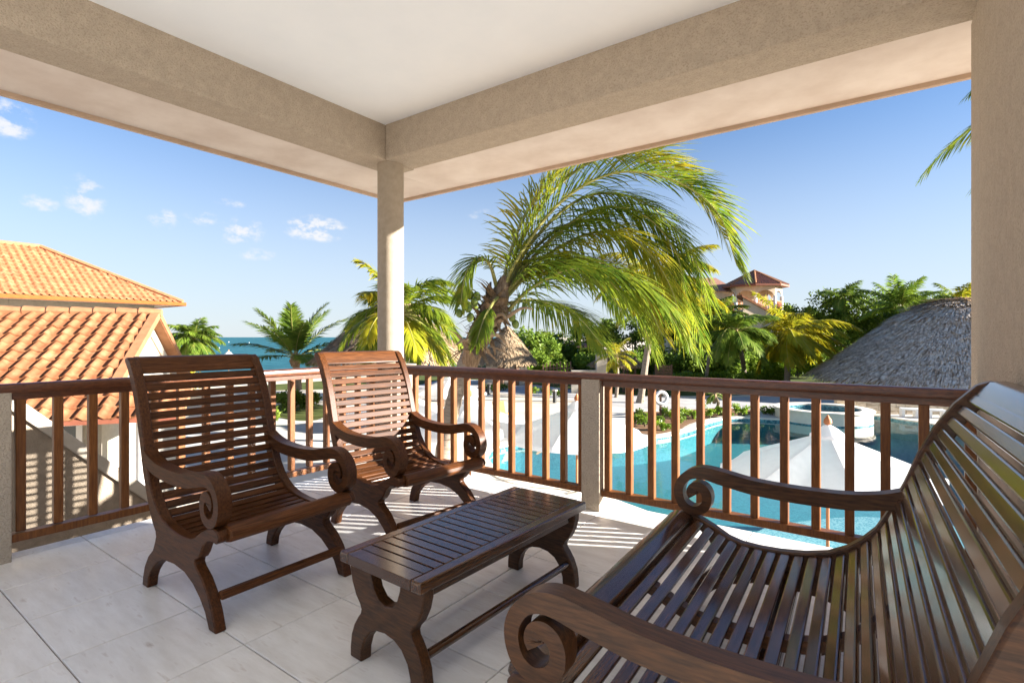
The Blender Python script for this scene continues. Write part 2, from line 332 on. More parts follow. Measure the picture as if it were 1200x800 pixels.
    def hand(name, par, x0, x1, y, axis='x', z0=.937, z1=.99):
        prof = [(-.05, z0), (.05, z0), (.056, z0 + .02), (.05, z1 - .012), (.036, z1 - .002), (0, z1), (-.036, z1 - .002), (-.05, z1 - .012), (-.056, z0 + .02)]
        bm = bmesh.new()
        if axis == 'x': prism(bm, [(y + a, z) for a, z in prof], x0, x1, 'yz')
        else: prism(bm, [(y + a, z) for a, z in prof], x0, x1, 'xz')
        return bmobj(name, bm, 'handrail_wood', par, smooth=True)
    r = thing('wooden_railing', (0, 0, 0), 'long wooden railing with square balusters along the pool side of the terrace', 'railing')
    hand('handrail', r, .109, 4.323, .06)
    boxobj('top_rail', (.109, 2.1315, .035, .085, .897, .938), 'handrail_wood', r, .004); boxobj('top_rail', (2.2765, 4.323, .035, .085, .897, .938), 'handrail_wood', r, .004)
    boxobj('bottom_rail', (.109, 2.1315, .025, .095, .107, .152), 'rail_wood', r, .004); boxobj('bottom_rail', (2.2765, 4.323, .025, .095, .107, .152), 'rail_wood', r, .004)
    for x in (.134, .19, .351, .513, .670, .831, .987, 1.147, 1.305, 1.463, 1.628, 1.790, 1.952, 2.107): 
        if x != .134: baluster(r, x, .06)
    for k in range(12): baluster(r, 2.318 + .1626 * k, .06)
    baluster(r, 4.29, .06)
    r = thing('wooden_railing', (0, 0, 0), 'shorter wooden railing facing the sea and the tiled roofs', 'railing')
    hand('handrail', r, -2.93, -.029, -.06, 'y')
    boxobj('top_rail', (-.085, -.035, -2.663, -.029, .897, .938), 'handrail_wood', r, .004)
    boxobj('bottom_rail', (-.095, -.025, -2.663, -.029, .098, .143), 'rail_wood', r, .004)
    for k in range(16): baluster(r, -.06, -2.618 + .167 * k)
terrace()

# ================================================================== FURNITURE
SIDE = [(.655, 1.125), (.70, 1.075), (.752, .985), (.802, .875), (.848, .74), (.898, .565), (.954, .44), (1.008, .346), (1.05, .302), (1.056, .28), (1.044, .25), (1.02, .205), (.965, .162), (.92, .10), (.90, .045), (.893, 0),
        (.957, 0), (.968, .05), (.99, .085), (1.03, .125), (1.09, .165), (1.15, .187), (1.26, .195), (1.365, .186), (1.45, .155), (1.515, .112), (1.563, .065), (1.60, 0),
        (1.662, 0), (1.65, .03), (1.63, .08), (1.59, .145), (1.54, .197), (1.48, .235), (1.468, .25), (1.474, .268), (1.50, .28), (1.523, .305), (1.545, .343), (1.585, .374), (1.625, .382), (1.66, .378), (1.684, .392), (1.689, .413), (1.672, .434), (1.637, .441),
        (1.584, .428), (1.515, .396), (1.46, .362), (1.414, .348), (1.35, .343), (1.28, .346), (1.20, .357), (1.13, .378), (1.075, .412), (1.03, .455), (.99, .51), (.95, .605), (.912, .715), (.876, .84), (.835, .95), (.785, 1.05), (.73, 1.125), (.695, 1.143), (.665, 1.14)]
SEAT = [(.728, 1.096), (.775, 1.02), (.822, .93), (.862, .83), (.90, .715), (.938, .60), (.975, .51), (1.015, .447), (1.062, .398), (1.12, .362), (1.195, .341), (1.28, .331), (1.36, .329), (1.43, .337), (1.50, .368), (1.56, .398), (1.60, .412)]
def arm_path():
    top = [(.905, .655), (.97, .628), (1.06, .606), (1.16, .597), (1.27, .594), (1.38, .601), (1.47, .618), (1.55, .632), (1.60, .627), (1.640, .604), (1.666, .565), (1.670, .52), (1.652, .477), (1.615, .456), (1.577, .462), (1.550, .488), (1.544, .526), (1.556, .554), (1.580, .566), (1.602, .558), (1.610, .538), (1.602, .524)]
    return [Vector((p.x, p.y)) for p in spline([Vector((a, b, 0)) for a, b in top], 6)]
ARM = arm_path()
def seat_thing(name, label, width, loc, rz, group=None, extra=False, slat_scale=1.0, cat='chair', deep=1.0, low=1.0):
    """slatted scroll-arm seat; local x runs back to front, origin between the feet"""
    t = thing(name, loc, label, cat, group, rz)
    FW, SW = ('varnished_frame', 'varnished_wood') if cat == 'bench' else ('frame_wood', 'furniture_wood')
    X0 = 1.2; hw = width / 2; ft = .048
    def st(L_):
        o_ = []
        for x, z in L_:
            lo = 1 - (1 - low) * min(1, max(0, (1.3 - x) / .35)); o_.append((1.5 - (1.5 - x) * deep if x < 1.5 else x, .45 + (z - .45) * lo if z > .45 else z))
        return o_
    SIDE, SEAT = st(globals()['SIDE']), st(globals()['SEAT']); ARM = [Vector(q) for q in st([(p.x, p.y) for p in globals()['ARM']])]
    for s in (-1, 1):
        a0, a1 = sorted((s * hw, s * (hw - ft)))
        bm = bmesh.new(); sm = spline([Vector((x - X0, z, 0)) for x, z in SIDE[:15]], 2)
        prism(bm, [(x - X0, z) for x, z in SIDE], a0, a1, 'xz'); bmobj('side_frame', bm, FW, t, smooth=True, bevel=.006)
        bm = bmesh.new(); pth = [Vector((p.x - X0, p.y)) for p in ARM]
        a0, a1 = sorted((s * (hw + .004), s * (hw - .056)))
        ribbon(bm, pth, lambda f: .031 if f < .30 else (.031 - .0105 * (f - .30) / .12 if f < .42 else (.0205 if f < .74 else .0205 + .0055 * (f - .74) / .26)), a0, a1); bmobj('arm', bm, FW, t, smooth=True, bevel=.006)
    P = [Vector((p.x, p.y)) for p in spline([Vector((x, z, 0)) for x, z in SEAT], 12)]
    acc = [0]
    for a, b in zip(P, P[1:]): acc.append(acc[-1] + (b - a).length)
    pitch = .0515 * slat_scale; n = int(acc[-1] / pitch); pitch = acc[-1] / n
    L = width - 2 * ft + .012; me = None
    bm = bmesh.new(); sw = pitch * .735 / 2
    box(bm, -sw, sw, -L / 2, L / 2, -.009, .009); proto = bmobj('slat', bm, SW, t, bevel=.006 if cat == 'bench' else .004, seg=2)
    for k in range(n):
        s = (k + .5) * pitch; i = max(j for j in range(len(acc)) if acc[j] <= s); i = min(i, len(P) - 2)
        f = (s - acc[i]) / max(1e-6, acc[i + 1] - acc[i]); p = P[i].lerp(P[i + 1], f); d = (P[i + 1] - P[i]).normalized()
        o = proto if k == 0 else proto.copy()
        if k: COL.objects.link(o); o.parent = t
        o.location = (p.x - X0, 0, p.y); o.rotation_euler = (0, -math.atan2(d.y, d.x), 0)
    bm = bmesh.new(); prof = [(1.60, .395), (1.615, .378), (1.66, .374), (1.70, .384), (1.715, .405), (1.708, .428), (1.685, .444), (1.65, .446), (1.61, .430)]
    prism(bm, [(x - X0, z) for x, z in prof], -hw + ft - .006, hw - ft + .006, 'xz'); bmobj('front_roll', bm, SW, t, smooth=True, bevel=.006)
    bm = bmesh.new(); prof = st([(.612, 1.118), (.635, 1.136), (.665, 1.146), (.70, 1.140), (.724, 1.116), (.738, 1.092), (.722, 1.086), (.705, 1.108), (.68, 1.122), (.65, 1.122), (.622, 1.106)])
    prism(bm, [(x - X0, z) for x, z in prof], -hw + ft - .006, hw - ft + .006, 'xz'); bmobj('crest_rail', bm, SW, t, smooth=True)
    bm = bmesh.new(); box(bm, 1.598 - X0, 1.632 - X0, -hw + ft - .008, hw - ft + .008, .118, .152); bmobj('stretcher', bm, SW, t, bevel=.006)
    bm = bmesh.new(); box(bm, 1.17 - X0, 1.23 - X0, -hw + ft - .008, hw - ft + .008, .235, .27); bmobj('under_rail', bm, SW, t, bevel=.004)
    if extra:        # bearers under the long slats
        SB = [(x, z - .010) for x, z in SEAT[4:]] + [(x, z - .05) for x, z in SEAT[4:][::-1]]
        for yy in (-.02,):
            bm = bmesh.new(); prism(bm, [(x - X0, z) for x, z in SB], yy - .02, yy + .02, 'xz'); bmobj('bearer', bm, FW, t)
    return t
seat_thing('slatted_armchair', 'dark wooden slatted armchair with scroll arms standing beside the seaward railing, fully in shade', .695, (1.2, -1.9995, 0), 0, 'pair of scroll-arm chairs')
seat_thing('slatted_armchair', 'wooden slatted armchair with a sunlit back standing in the corner by the column', .695, (1.235, -.935, 0), R(-7), 'pair of scroll-arm chairs')
# the bench faces the chairs
seat_thing('slatted_bench', 'long dark glossy slatted bench with scroll arms beside the wide pillar', 1.46, (3.66, -1.63, 0), R(180 + 2.2), extra=True, slat_scale=1.0, cat='bench', deep=1.145, low=.93)

def coffee_table():
    t = thing('slatted_table', (2.468, -1.615, 0), 'low dark wooden table with slotted top and cut-out ends between the chairs and bench', 'table', None, R(-2))
    x0, x1, y0, y1, zt = -.230, .230, -.535, .585, .42
    bm = bmesh.new(); box(bm, x0, x0 + .052, y0, y1, zt - .042, zt); bmobj('long_border', bm, 'varnished_wood', t, bevel=.008, seg=3)
    bm = bmesh.new(); box(bm, x1 - .052, x1, y0, y1, zt - .042, zt); bmobj('long_border', bm, 'varnished_wood', t, bevel=.008, seg=3)
    n = 19; e = .062; ww = x1 - .0521
    def plank(a, b, nm):
        bm = bmesh.new(); box(bm, -ww, ww, a, b, zt - .040, zt - .0005); return bmobj(nm, bm, 'varnished_wood', t, bevel=.0015, seg=1)
    plank(y0 + .0005, y0 + e, 'end_border'); plank(y1 - e, y1 - .0005, 'end_border')
    pit = (y1 - y0 - 2 * e) / n
    for k in range(n): plank(y0 + e + pit * k + .0042, y0 + e + pit * (k + 1) - .0042, 'top_slat')
    boxobj('apron', (x0 + .04, x0 + .075, y0 + .10, y1 - .10, zt - .085, zt - .043), 'varnished_wood', t); boxobj('apron', (x1 - .075, x1 - .04, y0 + .10, y1 - .10, zt - .085, zt - .043), 'varnished_wood', t)
    half = [(.212, .378), (.210, .34), (.198, .295), (.175, .25), (.150, .222), (.142, .205), (.146, .188), (.160, .172), (.185, .135), (.203, .09), (.210, .04), (.210, 0)]
    inner_leg = [(.140, 0), (.138, .045), (.122, .092), (.09, .13), (.05, .15), (0, .157)]
    outer = half + inner_leg + [(-x, z) for x, z in inner_leg[-2::-1]] + [(-x, z) for x, z in half[::-1]]
    cut = [(-.085, .378), (-.082, .34), (-.068, .30), (-.04, .27), (0, .26), (.04, .27), (.068, .30), (.082, .34), (.085, .378)]
    poly = outer + cut
    for yy in (y0 + .035, y1 - .085):
        bm = bmesh.new(); prism(bm, poly, yy, yy + .05, 'xz'); bmobj('end_panel', bm, 'varnished_frame', t, smooth=True, bevel=.006)
    for xx in (-.165, .165):
        bm = bmesh.new(); tube(bm, [(xx, y0 + .075, .115), (xx, y1 - .075, .115)], .017, 12); bmobj('stretcher', bm, 'varnished_wood', t, smooth=True)
    return t
coffee_table()

# ================================================================== GROUND, SEA, POOL
GZ = -3.0; rng = random.Random(7)
def poly_sheet(name, pts, z, m, kind='structure', holes=None, parent=None):
    bm = bmesh.new()
    def loop(p): 
        vs = [bm.verts.new((a[0], a[1], z)) for a in p]; return [bm.edges.new((vs[i], vs[(i + 1) % len(vs)])) for i in range(len(vs))]
    es = loop(pts)
    for h in holes or []: es += loop(h)
    bmesh.ops.triangle_fill(bm, use_beauty=True, use_dissolve=False, edges=es)
    for f in bm.faces:
        if f.normal.z < 0: f.normal_flip()
    me = bpy.data.meshes.new(name); bm.to_mesh(me); bm.free(); fin(me, m, False)
    o = link(bpy.data.objects.new(name, me), parent)
    if kind: tag(o, kind=kind)
    return o
def smooth2(pts, n=6, closed=True):
    P = [Vector((p[0], p[1], 0)) for p in pts]; N = len(P); out = []
    for i in range(N):
        a, b, c, d = P[i - 1], P[i], P[(i + 1) % N], P[(i + 2) % N]
        for k in range(n):
            t = k / n; q = .5 * ((2 * b) + (c - a) * t + (2 * a - 5 * b + 4 * c - d) * t * t + (3 * b - a - 3 * c + d) * t ** 3); out.append((q.x, q.y))
    return out
POOL = smooth2([(-3.0, 9.65), (-4.5, 9.35), (-5.8, 9.75), (-7.4, 11.0), (-8.25, 12.5), (-7.9, 13.7), (-6.3, 15.2), (-4.7, 17.2), (-3.75, 19.0), (-3.35, 21.2), (-3.35, 23.0), (-3.05, 25.0), (-2.3, 26.1), (-.6, 26.7), (.9, 27.6), (2.4, 30.2), (3.4, 31.2), (4.5, 30.4), (5.9, 29.1), (7.2, 25), (7.4, 18), (7.0, 11.5), (5.8, 8.6), (3.6, 7.9), (.6, 8.4)], 6)
def offset(poly, d):
    n = len(poly); out = []
    for i in range(n):
        a, b = Vector(poly[i - 1]), Vector(poly[(i + 1) % n]); t = (b - a).normalized(); nn = Vector((t.y, -t.x)); p = Vector(poly[i]) + nn * d; out.append((p.x, p.y))
    return out
area = sum(POOL[i][0] * POOL[(i + 1) % len(POOL)][1] - POOL[(i + 1) % len(POOL)][0] * POOL[i][1] for i in range(len(POOL)))
SGN = 1 if area > 0 else -1
COPE = offset(POOL, .42 * SGN)
# land sheet with a beach edge; it runs to the horizon inland
shore = [cs(-9000, 70, 0), cs(-300, 58, 0), cs(-120, 54, 0), cs(-60, 55, 0), cs(-35, 57, 0), cs(-18, 60, 0), cs(-6, 66, 0), cs(2, 78, 0), cs(10, 110, 0), cs(60, 600, 0), cs(1200, 14000, 0)]
land = [(p.x, p.y) for p in shore] + [(p.x, p.y) for p in (cs(20000, 14000, 0), cs(20000, -9000, 0), cs(-9000, -9000, 0))]
poly_sheet('ground', land, GZ, 'sand', holes=[offset(POOL, .2 * SGN)])
# sloping beach down into the sea
sh = shore[:-2]; v = []; f = []
for i, p in enumerate(sh):
    o = (FWD * 9) if i < 7 else (FWD * 4 - RIGHT * 8); v += [(p.x, p.y, GZ), ((p + o).x, (p + o).y, GZ - 1.4)]
f = [(2 * i, 2 * i + 1, 2 * i + 3, 2 * i + 2) for i in range(len(sh) - 1)]
tag(pyobj('beach', v, f, 'sand'), kind='structure')
sea = [cs(-30000, 40, 0), cs(-60, 40, 0), cs(30, 50, 0), cs(2600, 30000, 0), cs(-30000, 30000, 0)]
poly_sheet('sea', [(p.x, p.y) for p in sea], GZ - .55, 'sea_water')
# paved pool terrace, road and beds
terr = smooth2([(9.5, 5), (9.5, 34), (5, 36.5), (-1, 33), (-5.4, 30), (-9, 27.5), (-14, 22), (-20, 20.5), (-26, 15), (-22, 6), (-12, 1.5), (-3.5, 1.2), (2, 3.2)], 5)
poly_sheet('pool_terrace', terr, GZ + .004, 'paving', holes=[offset(POOL, .3 * SGN)])
ring = COPE; v = []; f = []
for a, b in zip(POOL, COPE): v += [(a[0], a[1], GZ - .04), (a[0], a[1], GZ + .03), (b[0], b[1], GZ + .03), (b[0], b[1], GZ - .04)]
n = len(POOL)
for i in range(n):
    j = (i + 1) % n
    for k in range(3): f.append((4 * i + k, 4 * i + k + 1, 4 * j + k + 1, 4 * j + k))
tag(pyobj('pool_coping', v, f, 'coping'), kind='structure')
IN = offset(POOL, -.02 * SGN); v = []; f = []
WZ = GZ - .13
for a in POOL: v += [(a[0], a[1], GZ - .035), (a[0], a[1], GZ - .26)]
f = [(2 * i, 2 * i + 1, 2 * ((i + 1) % n) + 1, 2 * ((i + 1) % n)) for i in range(n)]
pb = poly_sheet('pool_basin', POOL, GZ - 1.05, 'pool_plaster')
v2 = []; 
for a in POOL: v2 += [(a[0], a[1], GZ - .26), (a[0], a[1], GZ - 1.05)]
pyobj('basin_wall', v2, f, 'pool_plaster', pb); pyobj('waterline_tiles', v, f, 'pool_tile', pb)
shelf = smooth2([(1.4, 8.6), (1.5, 10.4), (2.1, 11.4), (3.4, 12.8), (5.0, 13.3), (6.6, 13.2), (6.9, 11.4), (5.6, 8.8), (3.6, 8.1)], 5)
bm = bmesh.new(); prism(bm, shelf, GZ - 1.049, GZ - .36, 'xy'); bmobj('tanning_ledge', bm, 'pool_shelf', pb)
poly_sheet('pool_water', offset(POOL, .005 * SGN), WZ, 'pool_water')
road = smooth2([gp(470, 462), gp(560, 459), gp(660, 468), gp(740, 478), gp(850, 480), gp(910, 479), gp(985, 473), gp(990, 462), gp(900, 464), gp(800, 466), gp(700, 460), gp(600, 448), gp(520, 445)], 4)
poly_sheet('road', road, GZ + .009, 'road_stone')
bed = smooth2([gp(735, 492), gp(752, 508), gp(790, 507), gp(808, 497), gp(842, 488), gp(880, 486), gp(884, 481), gp(840, 478), gp(790, 482), gp(745, 483)], 4)
poly_sheet('planting_bed', bed, GZ + .014, 'soil')
gr = smooth2([cs(-24, 42, 0), cs(-6, 44, 0), cs(10, 38, 0), cs(24, 40.5, 0), cs(50, 46, 0), cs(70, 80, 0), cs(40, 130, 0), cs(5, 100, 0), cs(-14, 58, 0)], 4)
poly_sheet('garden_ground', gr, GZ + .006, 'grass_ground')
gr = smooth2([gp(318, 478), gp(330, 490), gp(372, 492), gp(385, 478), gp(350, 470)], 4)
poly_sheet('lawn_patch', gr, GZ + .012, 'grass_ground')

# raised round spa
def spa():
    c = cs(14.9, 26.3, 0); c = Vector((1.1, 28.6, 0)); t = thing('round_spa', (c.x, c.y, GZ), 'raised round white spa basin at the far end of the pool', 'spa')
    ro, ri, zt = 2.25, 1.75, .55
    bm = bmesh.new(); lathe(bm, [(ro - .02, -.6), (ro - .02, zt - .08)], 56); 
    for fc in [q for q in bm.faces if len(q.verts) > 4]: bm.faces.remove(fc)
    bmobj('wall', bm, 'coping', t, smooth=True)
    bm = bmesh.new(); lathe(bm, [(ri, zt - .08), (ro + .06, zt - .08), (ro + .08, zt - .04), (ro + .06, zt), (ri, zt), (ri, zt - .08)], 56)
    for fc in [q for q in bm.faces if len(q.verts) > 4]: bm.faces.remove(fc)
    bmobj('rim', bm, 'coping', t, smooth=True)
    bm = bmesh.new(); lathe(bm, [(ri + .01, zt - .02), (ri + .01, zt - .9), (.01, zt - .9)], 48)
    for fc in [q for q in bm.faces if len(q.verts) > 4]: bm.faces.remove(fc)
    bmobj('basin', bm, 'pool_tile', t, smooth=True)
    bm = bmesh.new(); vs = [bm.verts.new((math.cos(a) * (ri + .005), math.sin(a) * (ri + .005), zt - .22)) for a in [2 * math.pi * k / 48 for k in range(48)]]; fc = bm.faces.new(vs); fc.normal_update(); me = bpy.data.meshes.new('water'); bm.to_mesh(me); bm.free(); fin(me, 'pool_water', False); link(bpy.data.objects.new('water', me), t)
    bm = bmesh.new(); lathe(bm, [(ro - .01, -.20), (ro - .01, -.08)], 56)
    for fc in [q for q in bm.faces if len(q.verts) > 4]: bm.faces.remove(fc)
    bmobj('waterline_tiles', bm, 'pool_tile', t, smooth=True)
spa()

# ================================================================== TILED HOUSES
def s_tile(w, l, h=.055, th=.018, nseg=8):
    """one roof tile: x across, y down the slope; wavy section with a thick lower lip"""
    prof = []
    for k in range(nseg + 1):
        u = k / nseg; prof.append((w * (u - .5), h * .5 * (1 - math.cos(2 * math.pi * min(1, max(0, (u - .04) / .62)))) * (1 if u < .66 else 1) + (.004 if u > .66 else 0)))
    v = []; f = []; n = nseg + 1
    for (y, dz) in ((0, 0), (-l * 1.12, .048)):
        for x, z in prof: v.append((x, y, z + dz))
    for x, z in prof: v.append((x, -l * 1.12, z + .048 - th - .022))
    for k in range(nseg): f += [(k, k + n, k + 1 + n, k + 1), (k + n, k + 2 * n, k + 1 + 2 * n, k + 1 + n)]
    for a in (0, nseg): pass
    me = bpy.data.meshes.new('roof_tile'); me.from_pydata(v, [], f); me.polygons.foreach_set('use_smooth', [True] * len(f)); return me
def orient(o, x, n):
    """place axes: x across, z normal"""
    x = x.normalized(); n = n.normalized(); y = n.cross(x); m = Matrix((x, y, n)).transposed().to_4x4(); return m
def near_wing():
    peak = Vector((-10.27, 1.88, 1.80)); rd = Vector((.575, .82, 0)).normalized(); nd = Vector((.82, -.574, 0)).normalized()   # ridge and front directions
    t = thing('tiled_villa_wing', (peak.x, peak.y, GZ), 'villa wing with orange clay tile roof and cream gable beside the seaward railing', 'house')
    O = Vector((peak.x, peak.y, GZ))
    P = lambda s, r, z: peak + rd * s + nd * r + Vector((0, 0, z - peak.z)) - O     # s along the ridge (0 at gable), r out, absolute z
    pitch = R(30); tp = math.tan(pitch); Z = lambda r: peak.z - abs(r) * tp
    down = (nd * math.cos(pitch) - Vector((0, 0, math.sin(pitch)))).normalized(); nrm = (nd * math.sin(pitch) + Vector((0, 0, math.cos(pitch)))).normalized()
    LEN = 7.0; RE = 3.4
    # deck under the tiles, both slopes
    th = .10
    roof = pyobj('roof', [P(0, 0, Z(0)), P(-LEN, 0, Z(0)), P(-LEN, RE, Z(RE)), P(0, RE, Z(RE)), P(-LEN, -RE, Z(RE)), P(0, -RE, Z(RE)),
                          P(0, 0, Z(0) - th), P(-LEN, 0, Z(0) - th), P(-LEN, RE, Z(RE) - th), P(0, RE, Z(RE) - th), P(-LEN, -RE, Z(RE) - th), P(0, -RE, Z(RE) - th)],
                 [(0, 1, 2, 3), (1, 0, 5, 4), (6, 9, 8, 7), (7, 10, 11, 6), (0, 3, 9, 6), (5, 0, 6, 11), (3, 2, 8, 9), (4, 5, 11, 10)], 'ridge_tile', t)
    w, l = .30, .33; me = s_tile(w, l, .07, .022); fin(me, 'roof_tile', False); me.polygons.foreach_set('use_smooth', [True] * len(me.polygons))
    rows = int(RE / math.cos(pitch) / l); cols = 19
    M = orient(None, rd, nrm)
    for r in range(rows + 1):
        for c in range(cols + (4 if r >= rows - 2 else 0)):
            s = -.26 - w * c if c < cols else .04 + w * (c - cols)
            base = P(s, 0, peak.z) + down * (l * r + .06) + nrm * .012
            o = link(bpy.data.objects.new('tile', me), roof); o.matrix_basis = Matrix.Translation(base + nrm * rng.uniform(-.004, .010) + rd * rng.uniform(-.006, .006)) @ M @ Matrix.Rotation(rng.uniform(-.014, .014), 4, 'Z')
    # little lower roof running on past the gable
    s1 = 1.25; r0 = (rows - 2.3) * l * math.cos(pitch)
    pyobj('porch_roof', [P(0, r0, Z(r0) - .01), P(0, RE, Z(RE) - .01), P(s1, RE, Z(RE) - .01), P(s1, r0, Z(r0) - .01), P(0, r0, Z(r0) - .13), P(0, RE, Z(RE) - .13), P(s1, RE, Z(RE) - .13), P(s1, r0, Z(r0) - .13)],
          [(0, 1, 2, 3), (4, 7, 6, 5), (1, 5, 6, 2), (2, 6, 7, 3), (3, 7, 4, 0)], 'ridge_tile', t)
    # ridge caps and verge
    for k in range(16):
        a = P(-k * .44 + .05, 0, peak.z + .03); b = P(-k * .44 - .40, 0, peak.z + .045); bm = bmesh.new(); tube(bm, [a, b], [.095, .11], 8)
        bmobj('ridge_cap', bm, 'ridge_tile', roof, smooth=True)
    for sgn in (1, -1):
        bm = bmesh.new(); a = P(-.03, sgn * .05, Z(.05) + .03); b = P(-.03, sgn * RE, Z(RE) + .03) if sgn < 0 else P(-.03, RE - .75, Z(RE - .75) + .03)
        d = (b - a).normalized(); up = rd.cross(d) * (1 if rd.cross(d).z > 0 else -1)
        vs = []
        for q in (a, b):
            for (x, y) in ((-.13, -.10), (.06, -.10), (.06, .045), (-.13, .045)): vs.append(bm.verts.new(q + rd * x + up * y))
        for k in range(4): bm.faces.new((vs[k], vs[(k + 1) % 4], vs[4 + (k + 1) % 4], vs[4 + k]))
        bm.faces.new(vs[:4]); bm.faces.new(vs[4:]); bmobj('verge', bm, 'ridge_tile', roof, bevel=.01)
    # gable wall and walls
    rw = 2.75; s = -.22; zb = Z(rw) - .12
    pyobj('gable_wall', [P(s, 0, Z(0) - .14), P(s, rw, Z(rw) - .14), P(s, rw, GZ), P(s, -rw, GZ), P(s, -rw, Z(rw) - .14)], [(0, 1, 2, 3, 4)], 'cream_wall', t)
    for sgn in (1, -1):    # raised band under the verge
        a = P(s + .04, sgn * .1, Z(.1) - .40); b = P(s + .04, sgn * rw, Z(rw) - .40); bm = bmesh.new()
        vs = [bm.verts.new(q) for q in (a, b, b + Vector((0, 0, -.09)), a + Vector((0, 0, -.09)), a - rd * .06, b - rd * .06, b + Vector((0, 0, -.09)) - rd * .06, a + Vector((0, 0, -.09)) - rd * .06)]
        for q in ((0, 1, 2, 3), (0, 4, 5, 1), (3, 2, 6, 7), (1, 5, 6, 2), (0, 3, 7, 4)): bm.faces.new([vs[i] for i in q])
        bmobj('gable_moulding', bm, 'trim_paint', t)
    rw2 = 2.35
    pyobj('front_wall', [P(s - .005, rw2, zb), P(-LEN, rw2, zb), P(-LEN, rw2, GZ), P(s - .005, rw2, GZ)], [(0, 1, 2, 3)], 'cream_wall', t)
    # gutter
    bm = bmesh.new(); a = P(-LEN, RE + .06, Z(RE) - .07); b = P(s1, RE + .06, Z(RE) - .07)
    u = (b - a).normalized(); vs = []
    for q in (a, b):
        for (x, y) in ((-.07, .04), (-.06, -.06), (.04, -.06), (.06, .05), (.04, .03)): vs.append(bm.verts.new(q + nd * x + Vector((0, 0, y))))
    for k in range(5): bm.faces.new((vs[k], vs[(k + 1) % 5], vs[5 + (k + 1) % 5], vs[5 + k]))
    bm.faces.new(vs[:5]); bm.faces.new(vs[5:]); bmobj('gutter', bm, 'red_gutter', t)
    # porch soffit, column and window
    pyobj('porch_ceiling', [P(-LEN, RE, Z(RE) - .13), P(s1, RE, Z(RE) - .13), P(s1, r0 - .4, Z(RE) - .13), P(-LEN, r0 - .4, Z(RE) - .13)], [(0, 1, 2, 3)], 'cream_wall', t)
    for sc in (.52, -3.4):
        p = P(sc, RE - .42, GZ); bm = bmesh.new(); lathe(bm, [(.125, p.z), (.125, Z(RE) - .13 - GZ)], 28, (p.x, p.y)); bmobj('porch_column', bm, 'white_paint', t, smooth=True)
    for sc in (-1.15, -4.6):
        q = lambda ds, z, o: P(sc + ds, rw2 + o, z)
        bm = bmesh.new()
        def fbox(a0, a1, z0, z1, o0, o1):
            vs = [bm.verts.new(q(a, z, o)) for o in (o0, o1) for a, z in ((a0, z0), (a1, z0), (a1, z1), (a0, z1))]
            for k in ((0, 1, 2, 3), (4, 7, 6, 5), (0, 4, 5, 1), (1, 5, 6, 2), (2, 6, 7, 3), (3, 7, 4, 0)): bm.faces.new([vs[i] for i in k])
        for args in ((-.5, -.4, -2.2, -.35), (.4, .5, -2.2, -.35), (-.4, .4, -.45, -.35), (-.4, .4, -2.2, -2.1), (-.04, .04, -2.1, -.45)): fbox(*args, -.02, .05)
        wo = bmobj('window', bm, 'white_paint', t); pyobj('pane', [q(-.4, -2.1, .012), q(.4, -2.1, .012), q(.4, -.45, .012), q(-.4, -.45, .012)], [(0, 1, 2, 3)], 'window_glass', wo)
near_wing()

